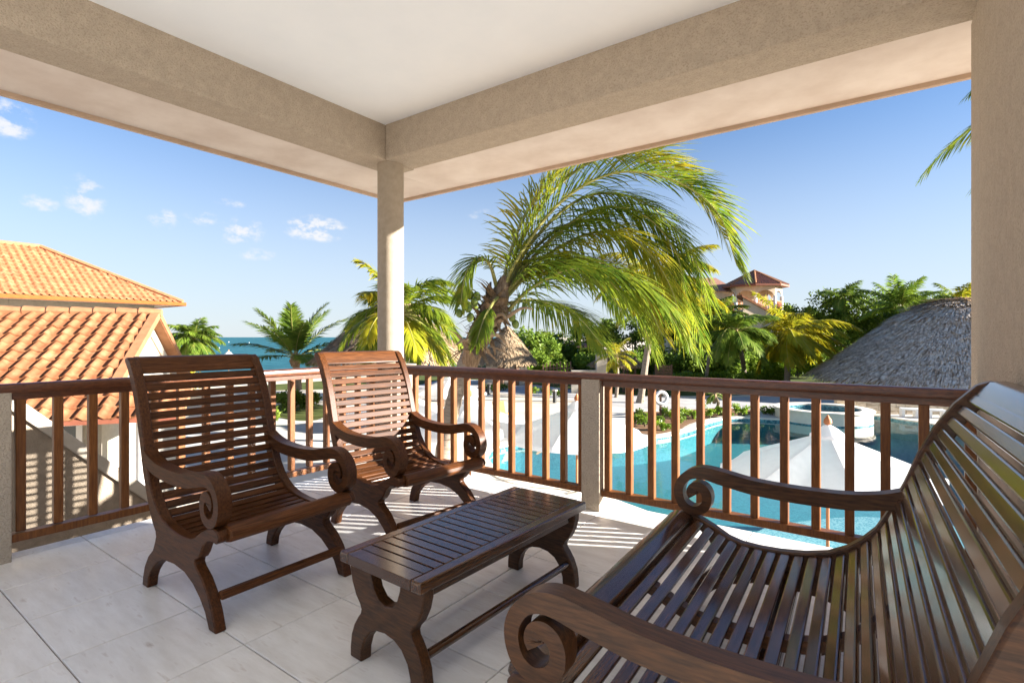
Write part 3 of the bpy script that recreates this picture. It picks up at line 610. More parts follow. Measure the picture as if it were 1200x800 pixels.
def far_hip():
    K = Vector((-29.4, 10.2, 3.24)); t = thing('hip_roofed_villa', (K.x, K.y, GZ), 'larger cream villa with an orange hipped tile roof rising behind the tiled wing', 'house')
    O = Vector((K.x, K.y, GZ)); pitch = R(30); w5 = 5.19; LEN = 16; P = lambda x, y, z: Vector((x, y, z - GZ))     # local to corner
    A = lambda dx, dy, z: Vector((dx, dy, z - GZ))
    ez = K.z; pz = ez + w5 * math.tan(pitch)
    roof = pyobj('roof', [A(0, 0, ez), A(0, -LEN, ez), A(-w5, -LEN, pz), A(-w5, -w5, pz), A(-2 * w5, 0, ez), A(-2 * w5, -LEN, ez)], [(0, 3, 2, 1), (0, 4, 3), (3, 4, 5, 2)], 'ridge_tile', t)
    down = Vector((math.cos(pitch), 0, -math.sin(pitch))); nrm = Vector((math.sin(pitch), 0, math.cos(pitch))); rd = Vector((0, 1, 0)); M = orient(None, rd, nrm)
    w, l = .32, .42; me = s_tile(w, l, .10, .03, 6); fin(me, 'roof_tile', False); me.polygons.foreach_set('use_smooth', [True] * len(me.polygons))
    sl = w5 / math.cos(pitch); rows = int(sl / l); cnt = 0
    v = []; f = []
    for r in range(rows):
        for c in range(60):
            y = -.16 - w * c; run = (l * (r + .3)) * math.cos(pitch)
            if -y < (w5 - run) + .10 or y < -LEN: continue
            base = A(-w5, y, pz) + down * (l * r + .02) + nrm * .02
            vis = y > -8.3 and not (r < 5 and y < -7.8)
            if vis and cnt < 300:
                o = link(bpy.data.objects.new('tile', me), roof); o.matrix_basis = Matrix.Translation(base) @ M; cnt += 1
            else:
                n0 = len(v); mm = Matrix.Translation(base) @ M
                v += [mm @ q.co for q in me.vertices]; f += [[n0 + i for i in q.vertices] for q in me.polygons]
    if v: tag(pyobj('roof_tiles', v, f, 'roof_tile', roof, smooth='all'), kind='stuff')
    bm = bmesh.new(); tube(bm, [A(0, 0, ez + .06), A(-w5, -w5, pz + .08)], .12, 8); tube(bm, [A(-w5, -w5, pz + .08), A(-w5, -LEN, pz + .08)], .12, 8); tube(bm, [A(-w5, -w5, pz + .08), A(-2 * w5, 0, ez + .06)], .12, 8)
    bmobj('ridge_cap', bm, 'ridge_tile', roof, smooth=True)
    bm = bmesh.new(); box(bm, 0, .16, -LEN, .14, ez - GZ - .18, ez - GZ + .02); bmobj('gutter', bm, 'gutter_paint', t, bevel=.03)
    bm = bmesh.new(); box(bm, -2 * w5, -.003, .002, .14, ez - GZ - .179, ez - GZ + .018); bmobj('gutter', bm, 'gutter_paint', t, bevel=.03)
    boxobj('soffit', (-2 * w5 + .1, -.002, -LEN, -.002, ez - GZ - .14, ez - GZ - .05), 'soffit_paint', t)
    boxobj('wall', (-9.6, -1.25, -LEN, -7.2, 0, ez - GZ - .14), 'cream_wall', t)
    boxobj('veranda_wall', (-9.6, -3.6, -7.199, -1.4, 0, ez - GZ - .14), 'cream_wall', t)
    boxobj('veranda_beam', (-1.55, -1.252, -7.19, -1.0, ez - GZ - .62, ez - GZ - .141), 'cream_wall', t); boxobj('veranda_beam', (-9.5, -1.552, -1.3, -1.0, ez - GZ - .619, ez - GZ - .142), 'cream_wall', t)
    for y in (-1.15,): boxobj('veranda_post', (-1.56, -1.24, y - .16, y + .16, 0, ez - GZ - .6195), 'cream_wall', t)
far_hip()

def stair_wall():
    t = thing('stair_parapet', (-1.6, -1.9, GZ), 'beige stucco stair wall sloping down outside the seaward railing', 'stair wall')
    Z = lambda y: .60 - (y + 2.3) * 1.02 - GZ
    ys = (-2.75, .85); X = 1.6
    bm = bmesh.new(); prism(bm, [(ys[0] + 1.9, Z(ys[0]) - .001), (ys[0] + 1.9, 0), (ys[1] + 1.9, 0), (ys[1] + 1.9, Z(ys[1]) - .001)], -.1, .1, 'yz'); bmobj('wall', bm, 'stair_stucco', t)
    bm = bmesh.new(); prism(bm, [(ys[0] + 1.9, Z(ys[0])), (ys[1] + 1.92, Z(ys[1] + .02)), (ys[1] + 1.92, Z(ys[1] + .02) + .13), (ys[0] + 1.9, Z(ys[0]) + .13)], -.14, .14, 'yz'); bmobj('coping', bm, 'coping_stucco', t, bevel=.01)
stair_wall()
def lower_railing():
    a = at(112, 540, 17.5); a.z = GZ; b = at(176, 540, 18.5); b.z = GZ; d = b - a; n = 9
    t = thing('garden_railing', a, 'low orange wooden garden railing seen past the porch column', 'railing', rz=math.atan2(d.y, d.x)); L = d.length
    boxobj('handrail', (0, L, -.05, .05, .84, .92), 'teak', t); boxobj('bottom_rail', (0, L, -.03, .03, .10, .16), 'teak', t)
    for k in range(n): boxobj('baluster', (L * k / (n - 1) - .03, L * k / (n - 1) + .03, -.025, .025, .0 if k % 4 == 0 else .16, .84), 'teak', t)
lower_railing()

# ================================================================== PALMS
def frond(parent, pts, leafL, n, m, seed, droop=.55, width=.045, t0=.16, segs=3, ribr=.03, swing=Vector((0, 0, 0)), lift=.18, name='frond'):
    """pts: rachis control points relative to the parent"""
    r = random.Random(seed); P = spline(pts, 8); N = len(P) - 1; V = []; F = []
    acc = [0]
    for a, b in zip(P, P[1:]): acc.append(acc[-1] + (b - a).length)
    tot = acc[-1]
    def samp(t):
        s = t * tot; i = 0
        while i < N - 1 and acc[i + 1] < s: i += 1
        f = (s - acc[i]) / max(1e-6, acc[i + 1] - acc[i]); return P[i].lerp(P[i + 1], f), (P[i + 1] - P[i]).normalized()
    for k in range(n):
        t = t0 + (1 - t0) * (k + r.random() * .6) / n; t = min(t, .999); p, T = samp(t)
        Sd = T.cross(Vector((0, 0, 1)))
        if Sd.length < .15: Sd = T.cross(RIGHT)
        Sd.normalize(); Nn = Sd.cross(T).normalized(); 
        prof = min(1, .45 + (t - t0) / .18 * .55) * (1 - .62 * max(0, (t - .5) / .5) ** 1.4)
        for side in (-1, 1):
            L = leafL * prof * r.uniform(.82, 1.1); a = R(r.uniform(28, 46)) + R(22) * t
            d = (Sd * side * math.cos(a) + T * math.sin(a) + Nn * (lift + r.uniform(-.1, .12))).normalized()
            q = p.copy(); w = width * (.65 + .5 * prof) * r.uniform(.8, 1.15); base = len(V); dr = droop * r.uniform(.6, 1.35)
            for sgm in range(segs + 1):
                f = sgm / segs; ww = w * (1 if f == 0 else (1.0 - .45 * f)) * (.55 if f == 0 else 1)
                wv = (T - d * T.dot(d)); wv = wv.normalized() if wv.length > .05 else Nn
                if sgm == segs: V.append(q.copy())
                else: V += [q - wv * ww * .5, q + wv * ww * .5]
                d = (d + Vector((0, 0, -dr)) * (1.6 / segs) + swing * (1.0 / segs)).normalized(); q = q + d * (L / segs)
            for sgm in range(segs - 1): b = base + 2 * sgm; F.append((b, b + 1, b + 3, b + 2))
            b = base + 2 * (segs - 1); F.append((b, b + 1, b + 2))
    o = pyobj(name, V, F, m, parent, smooth='all')
    bm = bmesh.new(); tube(bm, P, lambda f: ribr * (1.0 - .85 * f) + .004, 5); bmobj('midrib', bm, 'frond_rib', o, smooth=True)
    return o
def arc(base, az, el, L, bend, n=6, wind=Vector((0, 0, 0))):
    """rachis leaving base at azimuth/elevation, bending to the ground"""
    p = Vector(base); d = Vector((math.cos(az) * math.cos(el), math.sin(az) * math.cos(el), math.sin(el))); out = [p.copy()]
    for k in range(n):
        p = p + d * (L / n); out.append(p.copy()); d = (d + Vector((0, 0, -bend / n)) + wind * (1 / n)).normalized()
    return out
def trunk(parent, pts, r0, r1, m='palm_bark', rings=True, n=10, name='trunk'):
    P = spline(pts, 10); bm = bmesh.new(); k = [0]
    rad = [(r0 + (r1 - r0) * i / (len(P) - 1)) * (1.0 + (.09 if (rings and i % 2) else 0)) * (1.35 if i == 0 else 1) for i in range(len(P))]
    tube(bm, P, rad, n); return bmobj(name, bm, m, parent, smooth=True)
def palm(label, base, crown, nf, L, leafL, m, seed, wind=.35, n=40, segs=2, width=.06, r0=.16, r1=.10, el=(-.35, 1.25), bend=1.5, group='palms around the pool garden', lean=None, mute=None, name='palm_tree', droop=.6):
    base = Vector(base); crown = Vector(crown); t = thing(name, base, label, 'palm tree', group); c = crown - base; rr = random.Random(seed)
    mid = c * .5 + Vector((rr.uniform(-.2, .2), rr.uniform(-.2, .2), 0))
    trunk(t, [(0, 0, -.05), mid, c], r0, r1)
    wv = RIGHT * wind
    for k in range(nf):
        az = 2.399 * k + rr.uniform(-.3, .3); e = el[0] + (el[1] - el[0]) * ((k + .5) / nf) + rr.uniform(-.12, .12)
        pts = arc(c, az, e, L * rr.uniform(.82, 1.08), bend * rr.uniform(.8, 1.2), 6, wv)
        frond(t, pts, leafL, n, m if (k % 5 or m != 'coconut_leaf') else 'yellow_leaf', seed * 100 + k, droop=droop, width=width, segs=segs, ribr=.03, swing=wv * .4)
    bm = bmesh.new(); tube(bm, [c - Vector((0, 0, .5)), c - Vector((0, 0, .15)), c + Vector((0, 0, .35))], [r1 * 1.15, r1 * 1.8, r1 * .7], 8); bmobj('crown_shaft', bm, 'husk_fibre', t, smooth=True)
    return t

def main_palm():
    K_ = 1.47; b = at(500, 593, 13.2); b.z = GZ; t = thing('coconut_palm', b, 'big windblown coconut palm with a husky crown leaning over the umbrellas', 'palm tree', 'palms around the pool garden')
    A = lambda l: [at(p[0], p[1], p[2] * K_) - b for p in l]
    trunk(t, [Vector((0, 0, -.05))] + A([(514, 560, 9), (527, 490, 9), (543, 432, 9), (560, 392, 9), (574, 362, 9)]), .21, .17, n=12)
    W_ = RIGHT * .55
    FR = [[(586, 350, 9), (606, 304, 8.9), (656, 238, 8.8), (720, 203, 8.7), (788, 211, 8.6), (840, 248, 8.5), (864, 312, 8.4)],
          [(588, 350, 9.05), (636, 290, 9.3), (698, 245, 9.6), (754, 252, 9.9), (792, 296, 10.1), (806, 356, 10.2)],
          [(592, 368, 9), (622, 338, 8.8), (668, 315, 8.6), (722, 318, 8.4), (772, 350, 8.3), (808, 404, 8.2)],
          [(583, 340, 9), (573, 308, 8.9), (557, 304, 8.75), (545, 324, 8.6), (540, 356, 8.5)],
          [(588, 345, 9.1), (598, 296, 9.3), (622, 240, 9.5), (664, 196, 9.7), (716, 176, 9.9), (770, 180, 10.1), (812, 206, 10.2)],
          [(590, 350, 9.05), (634, 312, 9.6), (694, 304, 10.2), (746, 334, 10.6), (776, 392, 10.9)],
          [(588, 345, 9.05), (628, 278, 9.4), (688, 230, 9.8), (752, 236, 10.2), (806, 288, 10.5), (832, 356, 10.6)],
          [(592, 356, 9.1), (628, 352, 9.8), (672, 366, 10.4), (706, 404, 10.8)],
          [(586, 345, 9), (612, 312, 9.6), (652, 300, 10.4), (700, 322, 11.0), (730, 368, 11.4)],
          [(584, 348, 8.95), (580, 352, 8.5), (568, 372, 8.1), (558, 402, 7.9)],
          [(590, 352, 9), (640, 300, 9.3), (700, 272, 9.6), (752, 288, 9.8), (786, 336, 9.9), (800, 392, 10)],
          [(588, 350, 9), (616, 320, 8.95), (656, 306, 8.9), (700, 320, 8.85), (740, 356, 8.8), (764, 404, 8.8)],
          [(588, 345, 9.1), (612, 280, 9.2), (650, 222, 9.3), (704, 186, 9.4), (766, 190, 9.5), (820, 228, 9.6), (850, 280, 9.7)],
          [(590, 348, 9.1), (622, 296, 9.5), (668, 262, 9.9), (722, 262, 10.3), (772, 300, 10.6), (806, 352, 10.8), (822, 400, 10.9)]]
    for i, l in enumerate(FR):
        small = i in (3, 9); big = i in (0, 1, 2, 4, 6)
        frond(t, A(l), .8 if i == 9 else (1.0 if small else 1.9), 60 if small else 150, 'coconut_leaf' if i not in (4, 5, 10, 12) else 'yellow_leaf', 900 + i, droop=.42 if i in (0, 4, 12) else .66, lift=.34 if i in (0, 4, 12) else .2, width=.044, segs=4, ribr=.05, t0=.5 if i == 9 else (.22 if small else .08), swing=W_ * (.1 if small else .14))
    # young spear leaf
    frond(t, A([(590, 350, 9), (600, 318, 9), (612, 290, 9.05), (628, 268, 9.1)]), .45, 30, 'yellow_leaf', 950, droop=.05, width=.05, segs=2, lift=.02, name='spear_leaf')
    # husk: torn leaf bases and fibre round the crown
    r = random.Random(3); V = []; F = []
    c0 = at(556, 414, 13.2) - b; c1 = at(582, 345, 13.2) - b
    for k in range(150):
        f = r.random() ** .8; p = c0.lerp(c1, f); az = r.uniform(0, 6.283); out = Vector((math.cos(az), math.sin(az), 0)); rad = .17 + .16 * math.sin(math.pi * min(1, f + .25))
        L = r.uniform(.3, .95); w = r.uniform(.04, .17); sd = Vector((-out.y, out.x, 0)); d = (out * r.uniform(.25, .9) + Vector((0, 0, r.uniform(-.5, 1.0)))).normalized()
        q = p + out * rad * .6; n0 = len(V)
        for s in range(4):
            ww = w * (1 - s / 3.4); V += [q - sd * ww, q + sd * ww]; q = q + d * L / 3; d = (d + Vector((0, 0, -.28)) + out * .1 + sd * r.uniform(-.25, .25)).normalized()
        for s in range(3): F.append((n0 + 2 * s, n0 + 2 * s + 1, n0 + 2 * s + 3, n0 + 2 * s + 2))
    pyobj('leaf_bases', V, F, 'husk_fibre', t, smooth='all')
    bm = bmesh.new(); tube(bm, A([(548, 428, 9), (556, 408, 9), (566, 388, 9), (576, 366, 9), (586, 346, 9), (592, 326, 9.02)]), [.21, .27, .31, .29, .25, .12], 12)
    for v_ in bm.verts: v_.co += Vector((r.uniform(-.04, .04), r.uniform(-.04, .04), r.uniform(-.05, .05)))
    bmobj('fibre_sheath', bm, 'husk_fibre', t, smooth=True)
    for l in ([(575, 382, 8.8), (596, 370, 8.6), (612, 361, 8.5), (624, 362, 8.45)], [(556, 404, 8.8), (545, 398, 8.7), (534, 404, 8.6)], [(566, 398, 8.75), (580, 392, 8.5), (592, 400, 8.45), (598, 412, 8.45)], [(572, 376, 8.8), (588, 368, 8.6), (596, 378, 8.5)]):
        bm = bmesh.new(); tube(bm, spline(A(l), 6), lambda f: .07 * (1 - .75 * f), 6); bmobj('dead_stalk', bm, 'dead_frond', t, smooth=True)
    nut = None
    for i, (x, y, d) in enumerate(((541, 349, 8.75), (551, 346, 8.8), (556, 354, 8.7), (549, 361, 8.65), (538, 367, 8.7), (559, 347, 8.75), (551, 372, 8.65), (545, 356, 8.75), (600, 372, 8.8), (604, 380, 8.8))):
        if nut is None:
            bm = bmesh.new(); bmesh.ops.create_icosphere(bm, subdivisions=2, radius=.093)
            for v_ in bm.verts: v_.co.z *= 1.3; v_.co.x *= 1 + .12 * v_.co.z / .11
            nut = bmobj('coconut', bm, 'coconut_green', t, smooth=True); o = nut
        else: o = nut.copy(); COL.objects.link(o); o.parent = t
        o.location = at(x, y, d * K_) - b; o.rotation_euler = (r.uniform(-.4, .4), r.uniform(-.4, .4), 0)
    bm = bmesh.new(); tube(bm, spline(A([(566, 356, 8.9), (556, 340, 8.8), (549, 344, 8.75), (547, 358, 8.7)]), 5), .015, 5); bmobj('fruit_stalk', bm, 'frond_rib', t, smooth=True)
main_palm()
def gpd(px, d, z=GZ): p = at(px, 395, d); p.z = z; return p
palm('leafy coconut palm rising behind the corner column in front of the thatch', gpd(474, 21), at(470, 368, 21), 22, 3.1, 1.15, 'coconut_leaf', 11, wind=.25, n=64, segs=3, width=.075, el=(-.5, 1.2))
palm('young feathery palm with upright fronds on the beach lawn', gp(350, 476), at(346, 420, 32), 20, 4.2, 1.05, 'green_leaf', 12, wind=.12, n=66, el=(.05, 1.35), bend=.75, droop=.3, width=.09, r0=.22, r1=.2)
palm('bushy palm growing behind the cream gable', gpd(226, 46), at(226, 398, 46), 36, 2.7, 1.05, 'green_leaf', 13, wind=.1, n=40, el=(-.5, 1.3), width=.11)
palm('bright yellow-green coconut palm leaning over beside the grey thatched roof', gpd(922, 44), at(930, 392, 44), 26, 4.7, 1.6, 'yellow_leaf', 14, wind=.75, n=62, width=.12, el=(-.35, 1.1), bend=1.6, r0=.24, r1=.18)
palm('slanting palm with orange flower stalks in front of the clipped hedge', gp(873, 446), at(862, 390, 40), 26, 3.3, 1.25, 'green_leaf', 15, wind=.2, n=54, width=.11, el=(-.45, 1.2), r0=.2, r1=.16)
palm('tall pale-trunked palm standing behind the big windblown palm', gpd(750, 34), at(772, 332, 34), 22, 4.7, 1.5, 'yellow_leaf', 16, wind=.5, n=60, width=.11, el=(-.6, 1.2), r0=.22, r1=.15)
palm('green palm with drooping fronds in front of the tower villa', gpd(826, 46), at(836, 376, 46), 22, 3.7, 1.35, 'coconut_leaf', 17, wind=.3, n=52, width=.12, el=(-.5, 1.1))
palm('palm on the pool terrace whose frond hangs beside the wide pillar', cs(15.9, 13.2, GZ), cs(15.45, 13.2, 7.5), 17, 4.7, 1.1, 'coconut_leaf', 18, wind=-.1, n=90, segs=3, width=.045, el=(-.5, 1.2), bend=1.7)
palm('dark palm standing above the trees left of the grey thatched roof', gpd(985, 62), at(990, 352, 62), 20, 3.6, 1.3, 'green_leaf', 19, wind=.3, n=44, width=.13)
palm('fresh green palm rising from the trees right behind the grey thatched roof', gpd(1062, 56), at(1056, 362, 56), 22, 4.6, 1.4, 'green_leaf', 20, wind=.25, n=50, width=.13, el=(0, 1.35), bend=1.1)
palm('palm at the end of the tree line beside the wide pillar', gpd(1128, 58), at(1126, 358, 58), 20, 4.0, 1.4, 'coconut_leaf', 21, wind=.25, n=46, width=.13, el=(-.1, 1.3))
palm('small yellowish palm beside the little thatched shelter', gpd(722, 37), at(722, 418, 37), 12, 1.8, .55, 'yellow_leaf', 22, wind=.1, n=26, width=.07, r0=.12, r1=.1)
palm('little fan-like palm in the planting bed by the pool', gp(837, 484), at(837, 462, 28.5), 10, 1.1, .35, 'green_leaf', 23, wind=.1, n=22, width=.05, r0=.09, r1=.08)

# ================================================================== TREES AND SHRUBS
def leaf_mesh(rs, clumps, n, size, spread):
    """many small leaf faces gathered in clumps; arrays in, mesh data out"""
    k = len(clumps); ci = rs.integers(0, k, n); C = np.array(clumps)[ci]
    d = rs.normal(size=(n, 3)); d /= np.linalg.norm(d, axis=1)[:, None]; P = C[:, :3] + d * (C[:, 3:4] * spread * rs.uniform(.45, 1.05, (n, 1))) * np.array([1, 1, .8])
    u = rs.normal(size=(n, 3)); u[:, 2] -= .3; u /= np.linalg.norm(u, axis=1)[:, None]; w = np.cross(u, rs.normal(size=(n, 3))); w /= np.linalg.norm(w, axis=1)[:, None]
    s = size * rs.uniform(.6, 1.3, (n, 1)); a = P; b = P + u * s * .5 + w * s * .28; c = P + u * s; e = P + u * s * .5 - w * s * .28
    V = np.stack([a, b, c, e], 1).reshape(-1, 3); return V
def leaf_obj(name, V, m, parent):
    n = len(V) // 4; me = bpy.data.meshes.new(name); me.vertices.add(len(V)); me.vertices.foreach_set('co', V.astype(np.float32).ravel())
    me.loops.add(len(V)); me.loops.foreach_set('vertex_index', np.arange(len(V), dtype=np.int32)); me.polygons.add(n)
    me.polygons.foreach_set('loop_start', np.arange(0, len(V), 4, dtype=np.int32)); me.update(calc_edges=True); me.validate(); fin(me, m, False)
    return link(bpy.data.objects.new(name, me), parent)
def tree(label, base, h, rad, n, size, m, seed, group='trees of the far garden', nclump=26, name='tree', cat='tree', low=.12):
    base = Vector(base); t = thing(name, base, label, cat, group); rs = np.random.default_rng(seed); rr = random.Random(seed)
    cl = []; limbs = []
    for k in range(nclump):
        a = rr.uniform(0, 6.283); q = math.sqrt(rr.random()); z = low + (1 - low) * rr.random(); sh = math.sin(math.pi * min(1, .18 + .82 * (1 - abs(z - .55) * 1.1)) * .5)
        c = (math.cos(a) * q * rad * sh, math.sin(a) * q * rad * sh, h * z, rad * rr.uniform(.20, .36)); cl.append(c)
    bm = bmesh.new(); tube(bm, [(0, 0, -.05), (rr.uniform(-.2, .2), rr.uniform(-.2, .2), h * .35), (rr.uniform(-.3, .3), rr.uniform(-.3, .3), h * .75)], [.16 + .02 * h, .10 + .012 * h, .05], 7)
    for c in cl[::3]: tube(bm, [(0, 0, h * .28), (c[0] * .45, c[1] * .45, h * .28 + (c[2] - h * .28) * .6), c[:3]], [.08, .05, .02], 5)
    bmobj('trunk', bm, 'bark', t, smooth=True); leaf_obj('crown', leaf_mesh(rs, cl, n, size, 1.0), m, t); return t
TL = [(620, 58, 4.6, 3.4, 'leafy green tree behind the round thatched hut'), (652, 62, 5.2, 3.6, 'full green tree between the thatched hut and the turquoise wall'), (690, 66, 5.6, 4.0, 'dark tree above the turquoise wall'),
      (742, 60, 6.2, 3.8, 'dark leafy tree behind the little thatched shelter'), (800, 58, 7.2, 4.0, 'thick tree behind the wooden plank fence'), (836, 56, 6.6, 3.6, 'dark tree at the foot of the tower villa'),
      (888, 64, 4.4, 3.0, 'low leafy tree in front of the tower villa wall'), (946, 66, 8.0, 3.6, 'dark tree behind the leaning yellow-green palm'), (972, 60, 7.2, 3.6, 'round tree left of the grey thatched roof'),
      (1004, 63, 9.4, 4.6, 'tall dense tree above the grey thatched roof'), (1034, 60, 8.6, 4.4, 'dense tree rising behind the slope of the grey thatched roof'), (1070, 66, 9.4, 4.8, 'tallest tree behind the top of the grey thatched roof'),
      (1108, 63, 9.0, 4.6, 'broad tree right behind the ridge of the grey thatched roof'), (1142, 60, 9.2, 4.4, 'broad tree beside the wide pillar'), (1180, 64, 9, 4.8, 'broad tree mostly hidden by the wide pillar')]
for i, (px, d, h, r_, lab) in enumerate(TL): tree(lab, gpd(px, d), h, r_, 8200, .36, 'tree_leaf' if i % 3 else 'green_leaf', 40 + i)
# feathery casuarinas poking above the tree line
def casuarina(label, px, d, h, seed):
    b = gpd(px, d); t = thing('casuarina_tree', b, label, 'tree', 'feathery trees above the garden'); rr = random.Random(seed)
    bm = bmesh.new(); tube(bm, [(0, 0, -.05), (.2, .1, h * .5), (RIGHT.x * .8, RIGHT.y * .8, h)], [.2, .12, .02], 6); bmobj('trunk', bm, 'bark', t, smooth=True)
    for k in range(9):
        z = h * (.5 + .5 * k / 9); c = Vector((RIGHT.x * .8 * z / h, RIGHT.y * .8 * z / h, z))
        frond(t, arc(c, rr.uniform(0, 6.28), rr.uniform(.6, 1.2), rr.uniform(1.3, 2.2), .3, 4, RIGHT * .5), .42, 16, 'green_leaf', seed * 50 + k, droop=.4, width=.09, segs=2, name='spray')
casuarina('wispy casuarina standing up highest from the trees behind the thatch', 1028, 66, 9.6, 5); casuarina('wispy casuarina beside the fresh green palm', 1072, 70, 9.2, 6); casuarina('wispy casuarina near the end of the tree line', 1104, 70, 9.6, 8); casuarina('wispy casuarina beside the wide pillar', 1122, 66, 9.0, 9)
def shrub(label, p, r_, h, n, size, m, seed, group, cat='shrub', name='shrub'):
    p = Vector(p); t = thing(name, p, label, cat, group); rs = np.random.default_rng(seed); rr = random.Random(seed); cl = []
    for k in range(9):
        a = rr.uniform(0, 6.283); q = math.sqrt(rr.random()) * .65; cl.append((math.cos(a) * q * r_, math.sin(a) * q * r_, h * rr.uniform(.3, .72), r_ * rr.uniform(.3, .45)))
    leaf_obj('foliage', leaf_mesh(rs, cl, n, size, 1.0), m, t); bm = bmesh.new()
    for c in cl[:5]: tube(bm, [(0, 0, -.03), (c[0] * .6, c[1] * .6, c[2])], [.03, .01], 4)
    bmobj('stem', bm, 'bark', t); return t
# clipped hedge blocks
def hedge(label, px0, px1, py, d, h, seed):
    a, b_ = gpd(px0, d), gpd(px1, d + .6); t = thing('clipped_hedge', a, label, 'hedge', 'bright hedges behind the road'); rs = np.random.default_rng(seed); v = b_ - a; n = 2600
    cl = [(v.x * k / 11 + rs.uniform(-.15, .15), v.y * k / 11 + rs.uniform(-.15, .15), h * .55 + rs.uniform(-.1, .1), h * .46) for k in range(12)] * 1
    leaf_obj('foliage', leaf_mesh(rs, cl, n, .2, 1.0), 'hedge_leaf', t); bm = bmesh.new()
    for c in cl[::2]: tube(bm, [(c[0], c[1], -.03), (c[0], c[1], c[2])], .04, 5)
    bmobj('stem', bm, 'bark', t)
hedge('rounded bright green hedge to the left of the slanting palm', 792, 850, 445, 46, 1.3, 1); hedge('long bright green hedge between the slanting palm and the leaning yellow palm', 872, 916, 445, 45.5, 1.45, 2)
hedge('low yellow-green hedge under the thatched roof eave', 1000, 1060, 445, 50, 1.3, 3); hedge('low green hedge far under the thatched roof', 1070, 1135, 445, 54, 1.0, 4); hedge('low shadowed hedge along the far kerb of the road', 796, 880, 460, 41, .6, 5)
for i, (px, d, lab) in enumerate(((612, 55, 'leafy bush at the foot of the tree behind the thatched hut'), (645, 56, 'leafy bush behind the picket fence'), (700, 57, 'leafy bush beside the turquoise house'), (745, 54, 'leafy bush behind the pale palm trunk'), (785, 53, 'leafy bush behind the brown plank fence'), (822, 52, 'leafy bush left of the slanting palm'), (850, 52, 'leafy bush right behind the slanting palm'), (888, 54, 'leafy bush below the tower villa balcony'), (935, 55, 'leafy bush right of the leaning yellow palm trunk'), (960, 54, 'leafy bush near the eave tip of the grey thatched roof'))):
    shrub(lab, gpd(px, d), 2.6, 3.4, 2600, .34, 'tree_leaf' if i % 2 else 'green_leaf', 200 + i, 'bushes under the garden trees', name='leafy_bush')
shrub('yellow flowering bush under the cream gable', gpd(214, 37), 1.7, 3.4, 1600, .22, 'flower_leaf', 71, None)
shrub('green shrub left of the young beach palm trunk', gp(338, 482), .95, 1.3, 1500, .2, 'green_leaf', 72, 'shrubs round the beach palm'); shrub('green shrub right of the young beach palm trunk', gp(362, 480), .95, 1.2, 1500, .2, 'green_leaf', 73, 'shrubs round the beach palm')
shrub('small green shrub near the path beyond the seaward railing', gp(316, 498), .5, 1.0, 700, .16, 'green_leaf', 74, 'shrubs round the beach palm')
shrub('flowering bush beside the leaning yellow-green palm', gpd(905, 47), 1.9, 2.6, 2000, .26, 'hedge_leaf', 75, None)
bedp = [(745, 498), (756, 500), (765, 505), (772, 497), (780, 504), (787, 494), (796, 497), (801, 489), (812, 491), (822, 488), (832, 490), (843, 487), (853, 489), (862, 485), (872, 487), (750, 489), (778, 487)]
for i, (x, y) in enumerate(bedp):
    shrub('small bright green clump in the planting bed by the pool edge', gp(x, y), .30 + .12 * ((i * 7) % 5) / 5, .55 + .25 * ((i * 3) % 4) / 4, 260, .12, 'hedge_leaf' if i % 3 else 'green_leaf', 80 + i, 'clumps in the planting bed')
for i, (x, y) in enumerate(((905, 486), (917, 487), (897, 485))): shrub('low clump beside the wall of the round spa', gp(x, y), .35, .5, 240, .12, 'green_leaf', 110 + i, 'clumps beside the spa')
for i, (x, y) in enumerate(((570, 458), (578, 459), (590, 457), (625, 461), (640, 463), (655, 465))): shrub('low green clump along the near kerb of the grey road', gp(x, y), .55, .6, 260, .16, 'green_leaf', 120 + i, 'clumps along the road')

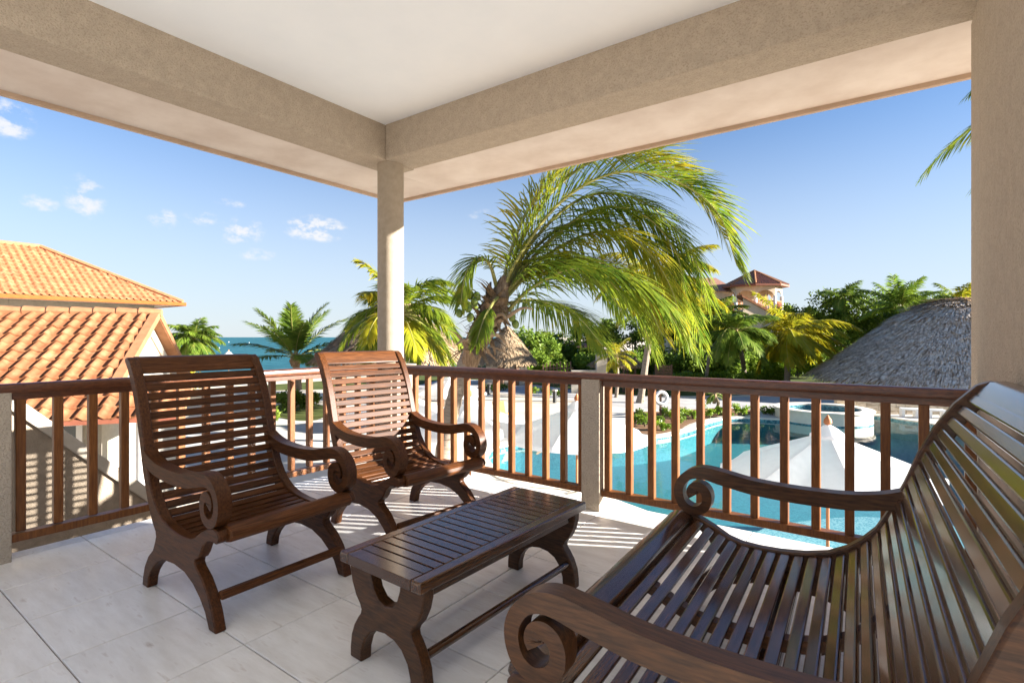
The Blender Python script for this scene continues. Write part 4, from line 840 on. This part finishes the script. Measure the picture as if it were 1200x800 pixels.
# ================================================================== UMBRELLAS
def umbrella(label, p, hgt, rad, rz, seed):
    p = Vector(p); t = thing('pool_umbrella', (p.x, p.y, p.z), label, 'umbrella', 'white umbrellas round the pool', rz); n = 8; drop = rad * .40
    vz, vr = hgt - .10, rad * .16
    for k in range(n):
        a0, a1 = 2 * math.pi * k / n, 2 * math.pi * (k + 1) / n; V = []; F = []; U = 5; Q = 4
        for i in range(U + 1):
            f = .12 + .88 * i / U
            for j in range(Q + 1):
                g = j / Q; d = Vector((math.cos(a0), math.sin(a0))).lerp(Vector((math.cos(a1), math.sin(a1))), g); sag = math.sin(math.pi * g)
                r_ = rad * f; V.append((d.x * r_, d.y * r_, hgt - .13 - drop * (f ** .92) - .05 * sag * f + .02 * math.sin(math.pi * f)))
        for i in range(U):
            for j in range(Q): b = i * (Q + 1) + j; F.append((b, b + 1, b + Q + 2, b + Q + 1))
        n0 = len(V)         # short hanging valance
        for j in range(Q + 1): q = V[U * (Q + 1) + j]; V.append((q[0] * 1.004, q[1] * 1.004, q[2] - .10))
        for j in range(Q): b = U * (Q + 1) + j; F.append((b, b + 1, n0 + j + 1, n0 + j))
        pyobj('canopy_panel', V, F, 'umbrella_cloth', t, smooth=True)
    bm = bmesh.new(); N = 32; rings = []
    for (r_, z) in ((.03, hgt + .0), (vr * .5, hgt - .07), (vr, hgt - .20), (vr * 1.02, hgt - .25)): rings.append([bm.verts.new((math.cos(2 * math.pi * k / N) * r_ * (1 - .05 * abs(math.sin(4 * 2 * math.pi * k / N / 2 * 1))), math.sin(2 * math.pi * k / N) * r_ * (1 - .05 * abs(math.sin(4 * math.pi * k / N))), z + .012 * math.cos(8 * 2 * math.pi * k / N) * r_ / vr)) for k in range(N)])
    for a, b in zip(rings, rings[1:]):
        for k in range(N): bm.faces.new((a[k], a[(k + 1) % N], b[(k + 1) % N], b[k]))
    bmobj('vent_cap', bm, 'umbrella_cloth', t, smooth=True)
    bm = bmesh.new(); lathe(bm, [(.03, hgt - .02), (.075, hgt + .03), (.07, hgt + .09), (.03, hgt + .15), (.005, hgt + .19)], 12); bmobj('finial', bm, 'terracotta', t, smooth=True)
    bm = bmesh.new(); tube(bm, [(0, 0, 0), (0, 0, hgt - .03)], .032, 10); bmobj('pole', bm, 'teak', t, smooth=True)
    bm = bmesh.new()
    for k in range(n):
        a = 2 * math.pi * k / n; c, s = math.cos(a), math.sin(a); tube(bm, [(0, 0, hgt - .17), (c * rad * .5, s * rad * .5, hgt - .17 - drop * .53), (c * rad * .99, s * rad * .99, hgt - .17 - drop)], .012, 4)
    bmobj('ribs', bm, 'teak', t); bm = bmesh.new(); lathe(bm, [(.26, 0), (.26, .05), (.06, .09), (.05, .25)], 20); bmobj('base', bm, 'coping', t, smooth=True)
q = at(970, 497, 10.25); umbrella('big white umbrella standing in the shallow pool ledge beyond the bench', (q.x, q.y, GZ - .36), 2.55 + .36, 1.95, .30, 1)
q = at(676, 470, 14.1); umbrella('white umbrella rising behind the middle railing post', (q.x, q.y, GZ), 2.55, 1.95, .2, 2)
q = at(551, 464, 15.2); umbrella('white umbrella behind the trunk of the big coconut palm', (q.x, q.y, GZ), 2.55, 1.9, .35, 3)
q = at(466, 452, 18); umbrella('white umbrella low behind the armchair in the corner', (q.x, q.y, GZ), 2.55, 1.9, .1, 4)
q = at(527, 438, 24); umbrella('farther white umbrella with a flat canopy edge just under the handrail', (q.x, q.y, GZ), 2.55, 1.7, .5, 5)
q = at(268, 411, 50); q.z = 0; umbrella('white beach umbrella against the sea', (at(268, 411, 60).x, at(268, 411, 60).y, GZ - .3), 2.95, 2.0, .3, 6)

# ================================================================== THATCH
def thatch(t, prof, n, m, seed, ln=.8, wd=.10, arcr=(0, 6.2832), squash=1.0, fringe=500, rough=1.0, twist=.22):
    """prof: [(radius, z)] from eave to peak, local to t"""
    bm = bmesh.new(); lathe(bm, [(r_, z) for r_, z in prof], 40)
    for fc in [q for q in bm.faces if len(q.verts) > 4]: bm.faces.remove(fc)
    for v_ in bm.verts: v_.co.y *= squash
    bmobj('roof_cone', bm, m, t, smooth=True)
    rs = np.random.default_rng(seed); pr = np.array(prof); seg = np.hypot(*np.diff(pr, axis=0).T); mid = (pr[1:, 0] + pr[:-1, 0]) / 2; wts = seg * mid; wts /= wts.sum(); V = []; F = []
    si = rs.choice(len(seg), n, p=wts); ff = rs.random(n); ang = rs.uniform(arcr[0], arcr[1], n); LL = ln * rs.uniform(.5, 1.25, n); WW = wd * rs.uniform(.5, 1.3, n); tw = rs.normal(0, twist, n); lf = rs.uniform(.03, .17, n) * rough
    for k in range(n + fringe):
        if k < n: i, f, a, L, w, tt, l = si[k], ff[k], ang[k], LL[k], WW[k], tw[k], lf[k]
        else: i, f, a, L, w, tt, l = 0, rs.uniform(0, .12), rs.uniform(*arcr), ln * rs.uniform(.4, .8), wd * rs.uniform(.5, 1.2), rs.normal(0, .15), rs.uniform(-.05, .06)
        p = pr[i] * (1 - f) + pr[i + 1] * f; dn = pr[i] - pr[i + 1]; dn = dn / np.hypot(*dn); nn = np.array((-dn[1], dn[0])); nn = nn if nn[1] > 0 else -nn
        if k >= n: dn = np.array((.45, -.9))
        ca, sa = math.cos(a), math.sin(a); top = p + nn * .03; bot = p + dn * L + nn * l; sd = np.array((-sa, ca))
        def P3(q, off): return (q[0] * ca + sd[0] * off, (q[0] * sa + sd[1] * off) * squash, q[1])
        n0 = len(V); V += [P3(top, -w / 2), P3(top, w / 2), P3(bot, w * .35 + tt * L), P3(bot, -w * .35 + tt * L)]; F.append((n0, n0 + 1, n0 + 2, n0 + 3))
    tag(pyobj('thatch', V, F, m, t), kind='stuff')
def thatch_cap(t, r0, z0, n, m, seed):
    """loose woven ridge bundle on top of the roof"""
    rs = np.random.default_rng(seed); V = []; F = []
    for k in range(n):
        a = rs.uniform(2.0, 6.2); r_ = r0 * math.sqrt(rs.random()); z = z0 + .5 * (1 - (r_ / r0) ** 2) + rs.uniform(-.03, .1); L = rs.uniform(.4, 1.0); b = a + rs.normal(0, .5); w = rs.uniform(.03, .06)
        p = Vector((math.cos(a) * r_, math.sin(a) * r_, z)); d = Vector((math.cos(b), math.sin(b), -.25 - .5 * r_ / r0)) * L; sd = Vector((-math.sin(b), math.cos(b), 0)) * w; n0 = len(V)
        V += [p - sd, p + sd, p + d + sd * .5, p + d - sd * .5]; F.append((n0, n0 + 1, n0 + 2, n0 + 3))
    tag(pyobj('ridge_thatch', V, F, m, t), kind='stuff')
def palapa_big():
    c = cs(32.5, 38.0, GZ); t = thing('thatched_pavilion', c, 'large open pavilion with a shaggy grey thatched roof beyond the pool', 'pavilion')
    prof = [(8.9, 1.75), (7.1, 3.1), (5.2, 4.6), (3.6, 5.85), (2.5, 6.5), (1.2, 6.85), (.05, 6.95)]
    thatch(t, prof, 15000, 'thatch_grey', 5, 1.35, .10, (2.0, 6.2), fringe=3000, rough=1.7, twist=.10)
    thatch_cap(t, 2.6, 6.55, 1500, 'thatch_tan', 55)
    bm = bmesh.new(); 
    for k in range(15):
        a = 2 * math.pi * k / 15; q = Vector((math.cos(a) * 7.6, math.sin(a) * 7.6, 0)); bm2 = bmesh.new(); lathe(bm2, [(.2, 0), (.2, 2.75)], 14, (q.x, q.y)); bmobj('post', bm2, 'column_stucco', t, smooth=True)
    bm.free()
palapa_big()
def palapa(label, px, d, R_, ze, zp, seed, m, n, post=True):
    c = gpd(px, d); t = thing('thatched_palapa', c, label, 'palapa', 'tan thatched roofs'); e, p = ze - GZ, zp - GZ
    thatch(t, [(R_, e), (R_ * .66, e + (p - e) * .36), (R_ * .33, e + (p - e) * .70), (R_ * .10, e + (p - e) * .95), (.04, p)], n, m, seed, .55 if R_ < 4 else .7, .09, fringe=500)
    if post:
        for k in range(6):
            a = 2 * math.pi * k / 6 + .3; bm = bmesh.new(); tube(bm, [(math.cos(a) * R_ * .78, math.sin(a) * R_ * .78, 0), (math.cos(a) * R_ * .78, math.sin(a) * R_ * .78, e + .55)], .11, 8); bmobj('post', bm, 'bark', t, smooth=True)
    return t
palapa('tall tan thatched palapa behind the corner column', 462, 30, 4.3, .05, 3.75, 6, 'thatch_tan', 5200)
def hut():
    t = palapa('round hut with a tan thatched roof behind the coconut palm', 594, 48, 2.6, -.95, 2.25, 7, 'thatch_tan', 3600, post=False)
    bm = bmesh.new(); lathe(bm, [(1.9, 0), (1.9, 2.4)], 26); bmobj('wall', bm, 'hut_wall', t, smooth=True)
    f = -FWD; s = RIGHT
    for off, w in ((-.55, .5), (1.0, .4)):
        a = math.atan2(off, 1.9); q = f * 1.93 * math.cos(a) + s * 1.93 * math.sin(a); bm = bmesh.new(); box(bm, -w / 2, w / 2, -.05, .05, .02, 1.95); o = bmobj('door', bm, 'fence_wood', t); o.location = q; o.rotation_euler = (0, 0, YAW + a)
hut()
def shelter():
    t = palapa('little thatched shelter beside the gate wall', 722, 42, 1.9, -.85, .35, 8, 'thatch_tan', 1800)
shelter()
w = gpd(684, 40); t = thing('gate_wall', w, 'low beige garden gate wall with a taller pillar beside the little thatched shelter', 'wall', None, YAW)
boxobj('wall', (-.95, .95, -.2, .2, 0, 1.75), 'cream_wall', t); boxobj('pillar', (.952, 1.75, -.3, .3, 0, 3.35), 'hut_wall', t); boxobj('pillar_cap', (.87, 1.83, -.38, .38, 3.35, 3.47), 'coping', t)
o = gpd(684, 70); t = thing('turquoise_house', o, 'small turquoise house half hidden behind the trees', 'house', None, YAW); boxobj('wall', (-2.4, 2.0, -2, 2, 0, 2.9), 'turquoise_paint', t)
pyobj('roof', [(-2.8, -2.3, 2.9), (2.4, -2.3, 2.9), (2.4, 2.3, 2.9), (-2.8, 2.3, 2.9), (-2.0, 0, 3.7), (1.6, 0, 3.7)], [(0, 1, 5, 4), (1, 2, 5), (2, 3, 4, 5), (3, 0, 4)], 'red_roof_tile', t); boxobj('window', (-.5, .5, -2.04, -2.0, 1.0, 2.1), 'window_glass', t)
def plank_fence(label, px0, px1, d, h, horizontal):
    a, b_ = gpd(px0, d), gpd(px1, d); v = b_ - a; L = v.length; t = thing('plank_fence', a, label, 'fence', None, math.atan2(v.y, v.x))
    if horizontal:
        n = 8
        for k in range(n): boxobj('plank', (0, L, -.03, .03, h * k / n + .02, h * (k + 1) / n - .02), 'fence_wood', t)
        for x in (0.05, L / 2, L - .05): boxobj('post', (x - .06, x + .06, .031, .15, 0, h + .05), 'fence_wood', t)
    else:
        n = int(L / .28)
        for k in range(n): boxobj('picket', (L * k / n, L * k / n + .11, -.03, .03, 0, h * (1 + .06 * ((k * 7) % 3 - 1))), 'fence_wood', t)
        boxobj('cross_rail', (0, L, .031, .09, h * .75, h * .75 + .1), 'fence_wood', t)
plank_fence('brown fence of horizontal planks behind the pale palm trunk', 768, 788, 44, 1.9, True); plank_fence('dark picket fence between the thatched hut and the gate wall', 636, 672, 46, 2.0, False)
plank_fence('low brown plank wall beyond the road', 741, 790, 43, .9, True)

# ================================================================== TOWER VILLA
def tower():
    D = 68; c = gpd(884, D); t = thing('tower_villa', c, 'cream tower villa with an arched balcony and red eight-sided tile roof above the trees', 'house')
    ez, pz = 7.85 - GZ, 9.85 - GZ; n = 8; rr = 4.0; a0 = R(22.5) + YAW; ring = lambda r_, z: [Vector((math.cos(a0 + 2 * math.pi * k / n) * r_, math.sin(a0 + 2 * math.pi * k / n) * r_, z)) for k in range(n)]
    E_ = ring(rr, ez); apex = Vector((0, 0, pz)); roof = pyobj('roof', E_ + [apex] + ring(rr, ez - .22), [(k, (k + 1) % n, n) for k in range(n)] + [(k, n + 1 + k, n + 1 + (k + 1) % n, (k + 1) % n) for k in range(n)] + [tuple(range(n + 1, 2 * n + 1))], 'red_roof_tile', t)
    for k in range(n):     # tile courses on each facet and hips
        A, B = E_[k], E_[(k + 1) % n]; V = []; F = []; m_ = (A + B) / 2 - Vector((0, 0, ez)); nn = (B - A).cross(apex - A).normalized(); nn = nn if nn.z > 0 else -nn; cols = 11
        for c_ in range(cols):
            f0 = (c_ + .5) / cols; p0 = A.lerp(B, f0); lim = 1 - abs(2 * f0 - 1); up = (apex - (A + B) / 2); top = p0 + up * lim * .98; n0 = len(V); w_ = (B - A).normalized() * .09
            V += [p0 - w_ + nn * .01, p0 + nn * .09, p0 + w_ + nn * .01, top - w_ * .5 + nn * .01, top + nn * .09, top + w_ * .5 + nn * .01]; F += [(n0, n0 + 1, n0 + 4, n0 + 3), (n0 + 1, n0 + 2, n0 + 5, n0 + 4)]
        pyobj('tile_course', V, F, 'red_roof_tile', roof)
        bm = bmesh.new(); tube(bm, [A + Vector((0, 0, .05)), apex + Vector((0, 0, .05))], .11, 6); bmobj('hip_cap', bm, 'ridge_tile', roof, smooth=True)
    pyobj('eave_band', ring(rr + .06, ez - .02) + ring(rr + .06, ez - .24), [(k, (k + 1) % n, n + (k + 1) % n, n + k) for k in range(n)], 'red_gutter', t)
    rb = 3.2; fz = 4.75 - GZ; top = ring(rb, ez - .22); cor = ring(rb, 0)
    for k in range(n):     # arched band, posts, parapet
        A, B = cor[k], cor[(k + 1) % n]; N_ = 14; V = []; F = []; up = Vector((0, 0, 1))
        for i in range(N_ + 1):
            f = i / N_; p = A.lerp(B, f); g = (f - .06) / .88; h = ez - .75 - .75 * (1 - math.sqrt(max(0, 1 - (2 * min(1, max(0, g)) - 1) ** 2))); V += [p + up * (ez - .22), p + up * h]
        for i in range(N_): F.append((2 * i, 2 * i + 2, 2 * i + 3, 2 * i + 1))
        pyobj('arch_band', V, F, 'tower_wall', t)
        bm = bmesh.new(); lathe(bm, [(.2, fz), (.2, ez - 1.45)], 10, (A.x * .985, A.y * .985)); bmobj('arch_post', bm, 'white_paint', t, smooth=True)
        bm = bmesh.new(); d = (B - A).normalized(); tube(bm, [A + up * (fz + 1.0), B + up * (fz + 1.0)], .06, 6)
        for i in range(10): p = A.lerp(B, (i + .5) / 10); tube(bm, [p + up * fz, p + up * (fz + 1.0)], .04, 4)
        bmobj('balustrade', bm, 'terracotta', t)
    pyobj('tower_shaft', ring(rb + .05, 0) + ring(rb + .05, fz), [(k, (k + 1) % n, n + (k + 1) % n, n + k) for k in range(n)] + [tuple(range(n, 2 * n))], 'tower_wall', t)
    # room behind the balcony and a lower wing to the left
    bm = bmesh.new(); prism(bm, [(-1.5, .8), (2.2, .8), (2.2, 2.4), (-1.5, 2.4)], fz, ez - .3, 'xy'); ro = bmobj('room', bm, 'tower_wall', t); ro.rotation_euler = (0, 0, YAW)
    wl = bmesh.new(); box(wl, -11, -2.6, .5, 8, 0, 7.2 - GZ); o = bmobj('wing', wl, 'tower_wall', t); o.rotation_euler = (0, 0, YAW)
    z0, z1 = 7.2 - GZ, 9.4 - GZ; o = pyobj('wing_roof', [(-11.6, -.1, z0), (-2.0, -.1, z0), (-2.0, 8.6, z0), (-11.6, 8.6, z0), (-8, 4.2, z1), (-3.4, 4.2, z1)], [(0, 1, 5, 4), (1, 2, 5), (2, 3, 4, 5), (3, 0, 4)], 'red_roof_tile', t); o.rotation_euler = (0, 0, YAW)
    # small lean-to gable in front
    o = pyobj('stair_roof', [(-3.6, -4.6, 6.4 - GZ), (-3.6, -3.0, 6.4 - GZ), (.4, -4.6, 4.2 - GZ), (.4, -3.0, 4.2 - GZ), (-3.6, -4.6, 6.1 - GZ), (-3.6, -3.0, 6.1 - GZ), (.4, -4.6, 3.9 - GZ), (.4, -3.0, 3.9 - GZ)], [(0, 1, 3, 2), (4, 6, 7, 5), (0, 2, 6, 4), (1, 5, 7, 3), (2, 3, 7, 6), (0, 4, 5, 1)], 'roof_tile', t); o.rotation_euler = (0, 0, YAW)
    o = pyobj('stair_wall', [(-3.4, -4.4, 0), (.1, -4.4, 0), (.1, -4.4, 4.0 - GZ), (-3.4, -4.4, 6.1 - GZ)], [(0, 1, 2, 3)], 'tower_wall', t); o.rotation_euler = (0, 0, YAW)
tower()

# ================================================================== SMALL THINGS ROUND THE POOL
def life_ring():
    p = gp(774, 487); t = thing('life_ring', (p.x, p.y, GZ), 'white life ring hung on a post beside the planting bed', 'life ring', None, YAW)
    bm = bmesh.new(); N, n = 28, 10; rings = []
    for k in range(N):
        a = 2 * math.pi * k / N; rings.append([bm.verts.new(((.31 + .10 * math.cos(b)) * math.cos(a), -.13 + .08 * math.sin(b), .98 + (.31 + .10 * math.cos(b)) * math.sin(a))) for b in (2 * math.pi * j / n for j in range(n))])
    for k in range(N):
        for j in range(n): A, B = rings[k], rings[(k + 1) % N]; bm.faces.new((A[j], A[(j + 1) % n], B[(j + 1) % n], B[j]))
    bmobj('ring', bm, 'white_paint', t, smooth=True); boxobj('post', (-.05, .05, -.05, .05, -.02, 1.4), 'fence_wood', t)
    bm = bmesh.new(); bmesh.ops.create_icosphere(bm, subdivisions=2, radius=.5)
    for v_ in bm.verts: v_.co = Vector((v_.co.x * 1.1 + .25, v_.co.y * .7 + .2, max(-.05, v_.co.z * .8 + .1)))
    r = random.Random(2)
    for v_ in bm.verts: v_.co += Vector((r.uniform(-.05, .05), r.uniform(-.05, .05), r.uniform(-.04, .04)))
    o = bmobj('boulder', bm, 'stacked_stone', None); o.location = (p.x + .5, p.y + .6, GZ); tag(o, 'brown boulder behind the life ring', 'boulder')
life_ring()
def path_light(label, px, py, d):
    p = gpd(px, d); t = thing('path_light', p, label, 'path light', 'path lights along the road'); boxobj('post', (-.09, .09, -.09, .09, 0, .75), 'dark_metal', t); boxobj('head', (-.13, .13, -.13, .13, .752, .86), 'hut_wall', t)
path_light('short dark path light near the round thatched hut', 573, 455, 39); path_light('short dark path light in front of the gate wall', 650, 470, 34)
def lounger(label, p, rz):
    t = thing('sun_lounger', p, label, 'sun lounger', 'orange sun loungers', rz)
    boxobj('frame', (-.33, .33, -.9, .55, .22, .28), 'teak', t); boxobj('mattress', (-.31, .31, -.88, .5, .281, .37), 'orange_cushion', t, .02)
    bm = bmesh.new(); box(bm, -.31, .31, 0, .09, 0, .72); o = bmobj('backrest', bm, 'orange_cushion', t, bevel=.02); o.location = (0, .5, .30); o.rotation_euler = (R(-28), 0, 0)
    for x in (-.3, .3):
        for y in (-.85, .48): boxobj('leg', (x - .03, x + .03, y - .03, y + .03, 0, .22), 'teak', t)
lounger('orange cushioned sun lounger beyond the palm-side umbrella', gpd(590, 26.5), YAW + R(20)); lounger('orange cushioned sun lounger next to the umbrella by the middle post', gpd(611, 22.5), YAW + R(60))
p = gp(1086, 491); t = thing('white_bench', (p.x, p.y, GZ + .03), 'white masonry bench with openings at the far pool edge', 'bench', None, YAW - .35); p.x, p.y
boxobj('seat', (-.95, .95, .35, .85, .36, .44), 'white_paint', t)
for x in (-.95, -.35, .25, .83): boxobj('leg', (x, x + .12, .37, .83, -.03, .36), 'white_paint', t)
a = cs(18.2, 29.5, GZ); t = thing('stone_wall', a, 'low stacked stone wall along the far side of the pool', 'wall', None, YAW - .12)
rr = random.Random(12)
for row in range(4):
    x = 0
    while x < 6.4:
        w_ = rr.uniform(.35, .75); boxobj('stone', (x, x + w_ - .02, -.15 - rr.uniform(0, .04), .2, row * .2, row * .2 + .19), 'stacked_stone', t); x += w_
boxobj('stone_core', (.02, 6.4, -.10, .19, 0, .79), 'soil', t)
# moored buoys far out on the sea
for i, (px, py) in enumerate(((212 + 44, 393 + 4.5), (268, 400), (262, 402), (292, 401), (257, 407))):
    d = (1.25 - (GZ - .55)) * FPX / (py - HORIZON + 1); p = at(px, py, d); r_ = d * .0010
    bm = bmesh.new(); lathe(bm, [(r_ * .3, -.3), (r_, 0), (r_ * .8, r_ * .7), (r_ * .2, r_ * 1.4), (.01, r_ * 1.6)], 10); o = bmobj('buoy', bm, 'white_paint', None, smooth=True); o.location = (p.x, p.y, GZ - .5); tag(o, 'small white buoy floating off the beach', 'buoy', 'buoys on the sea')
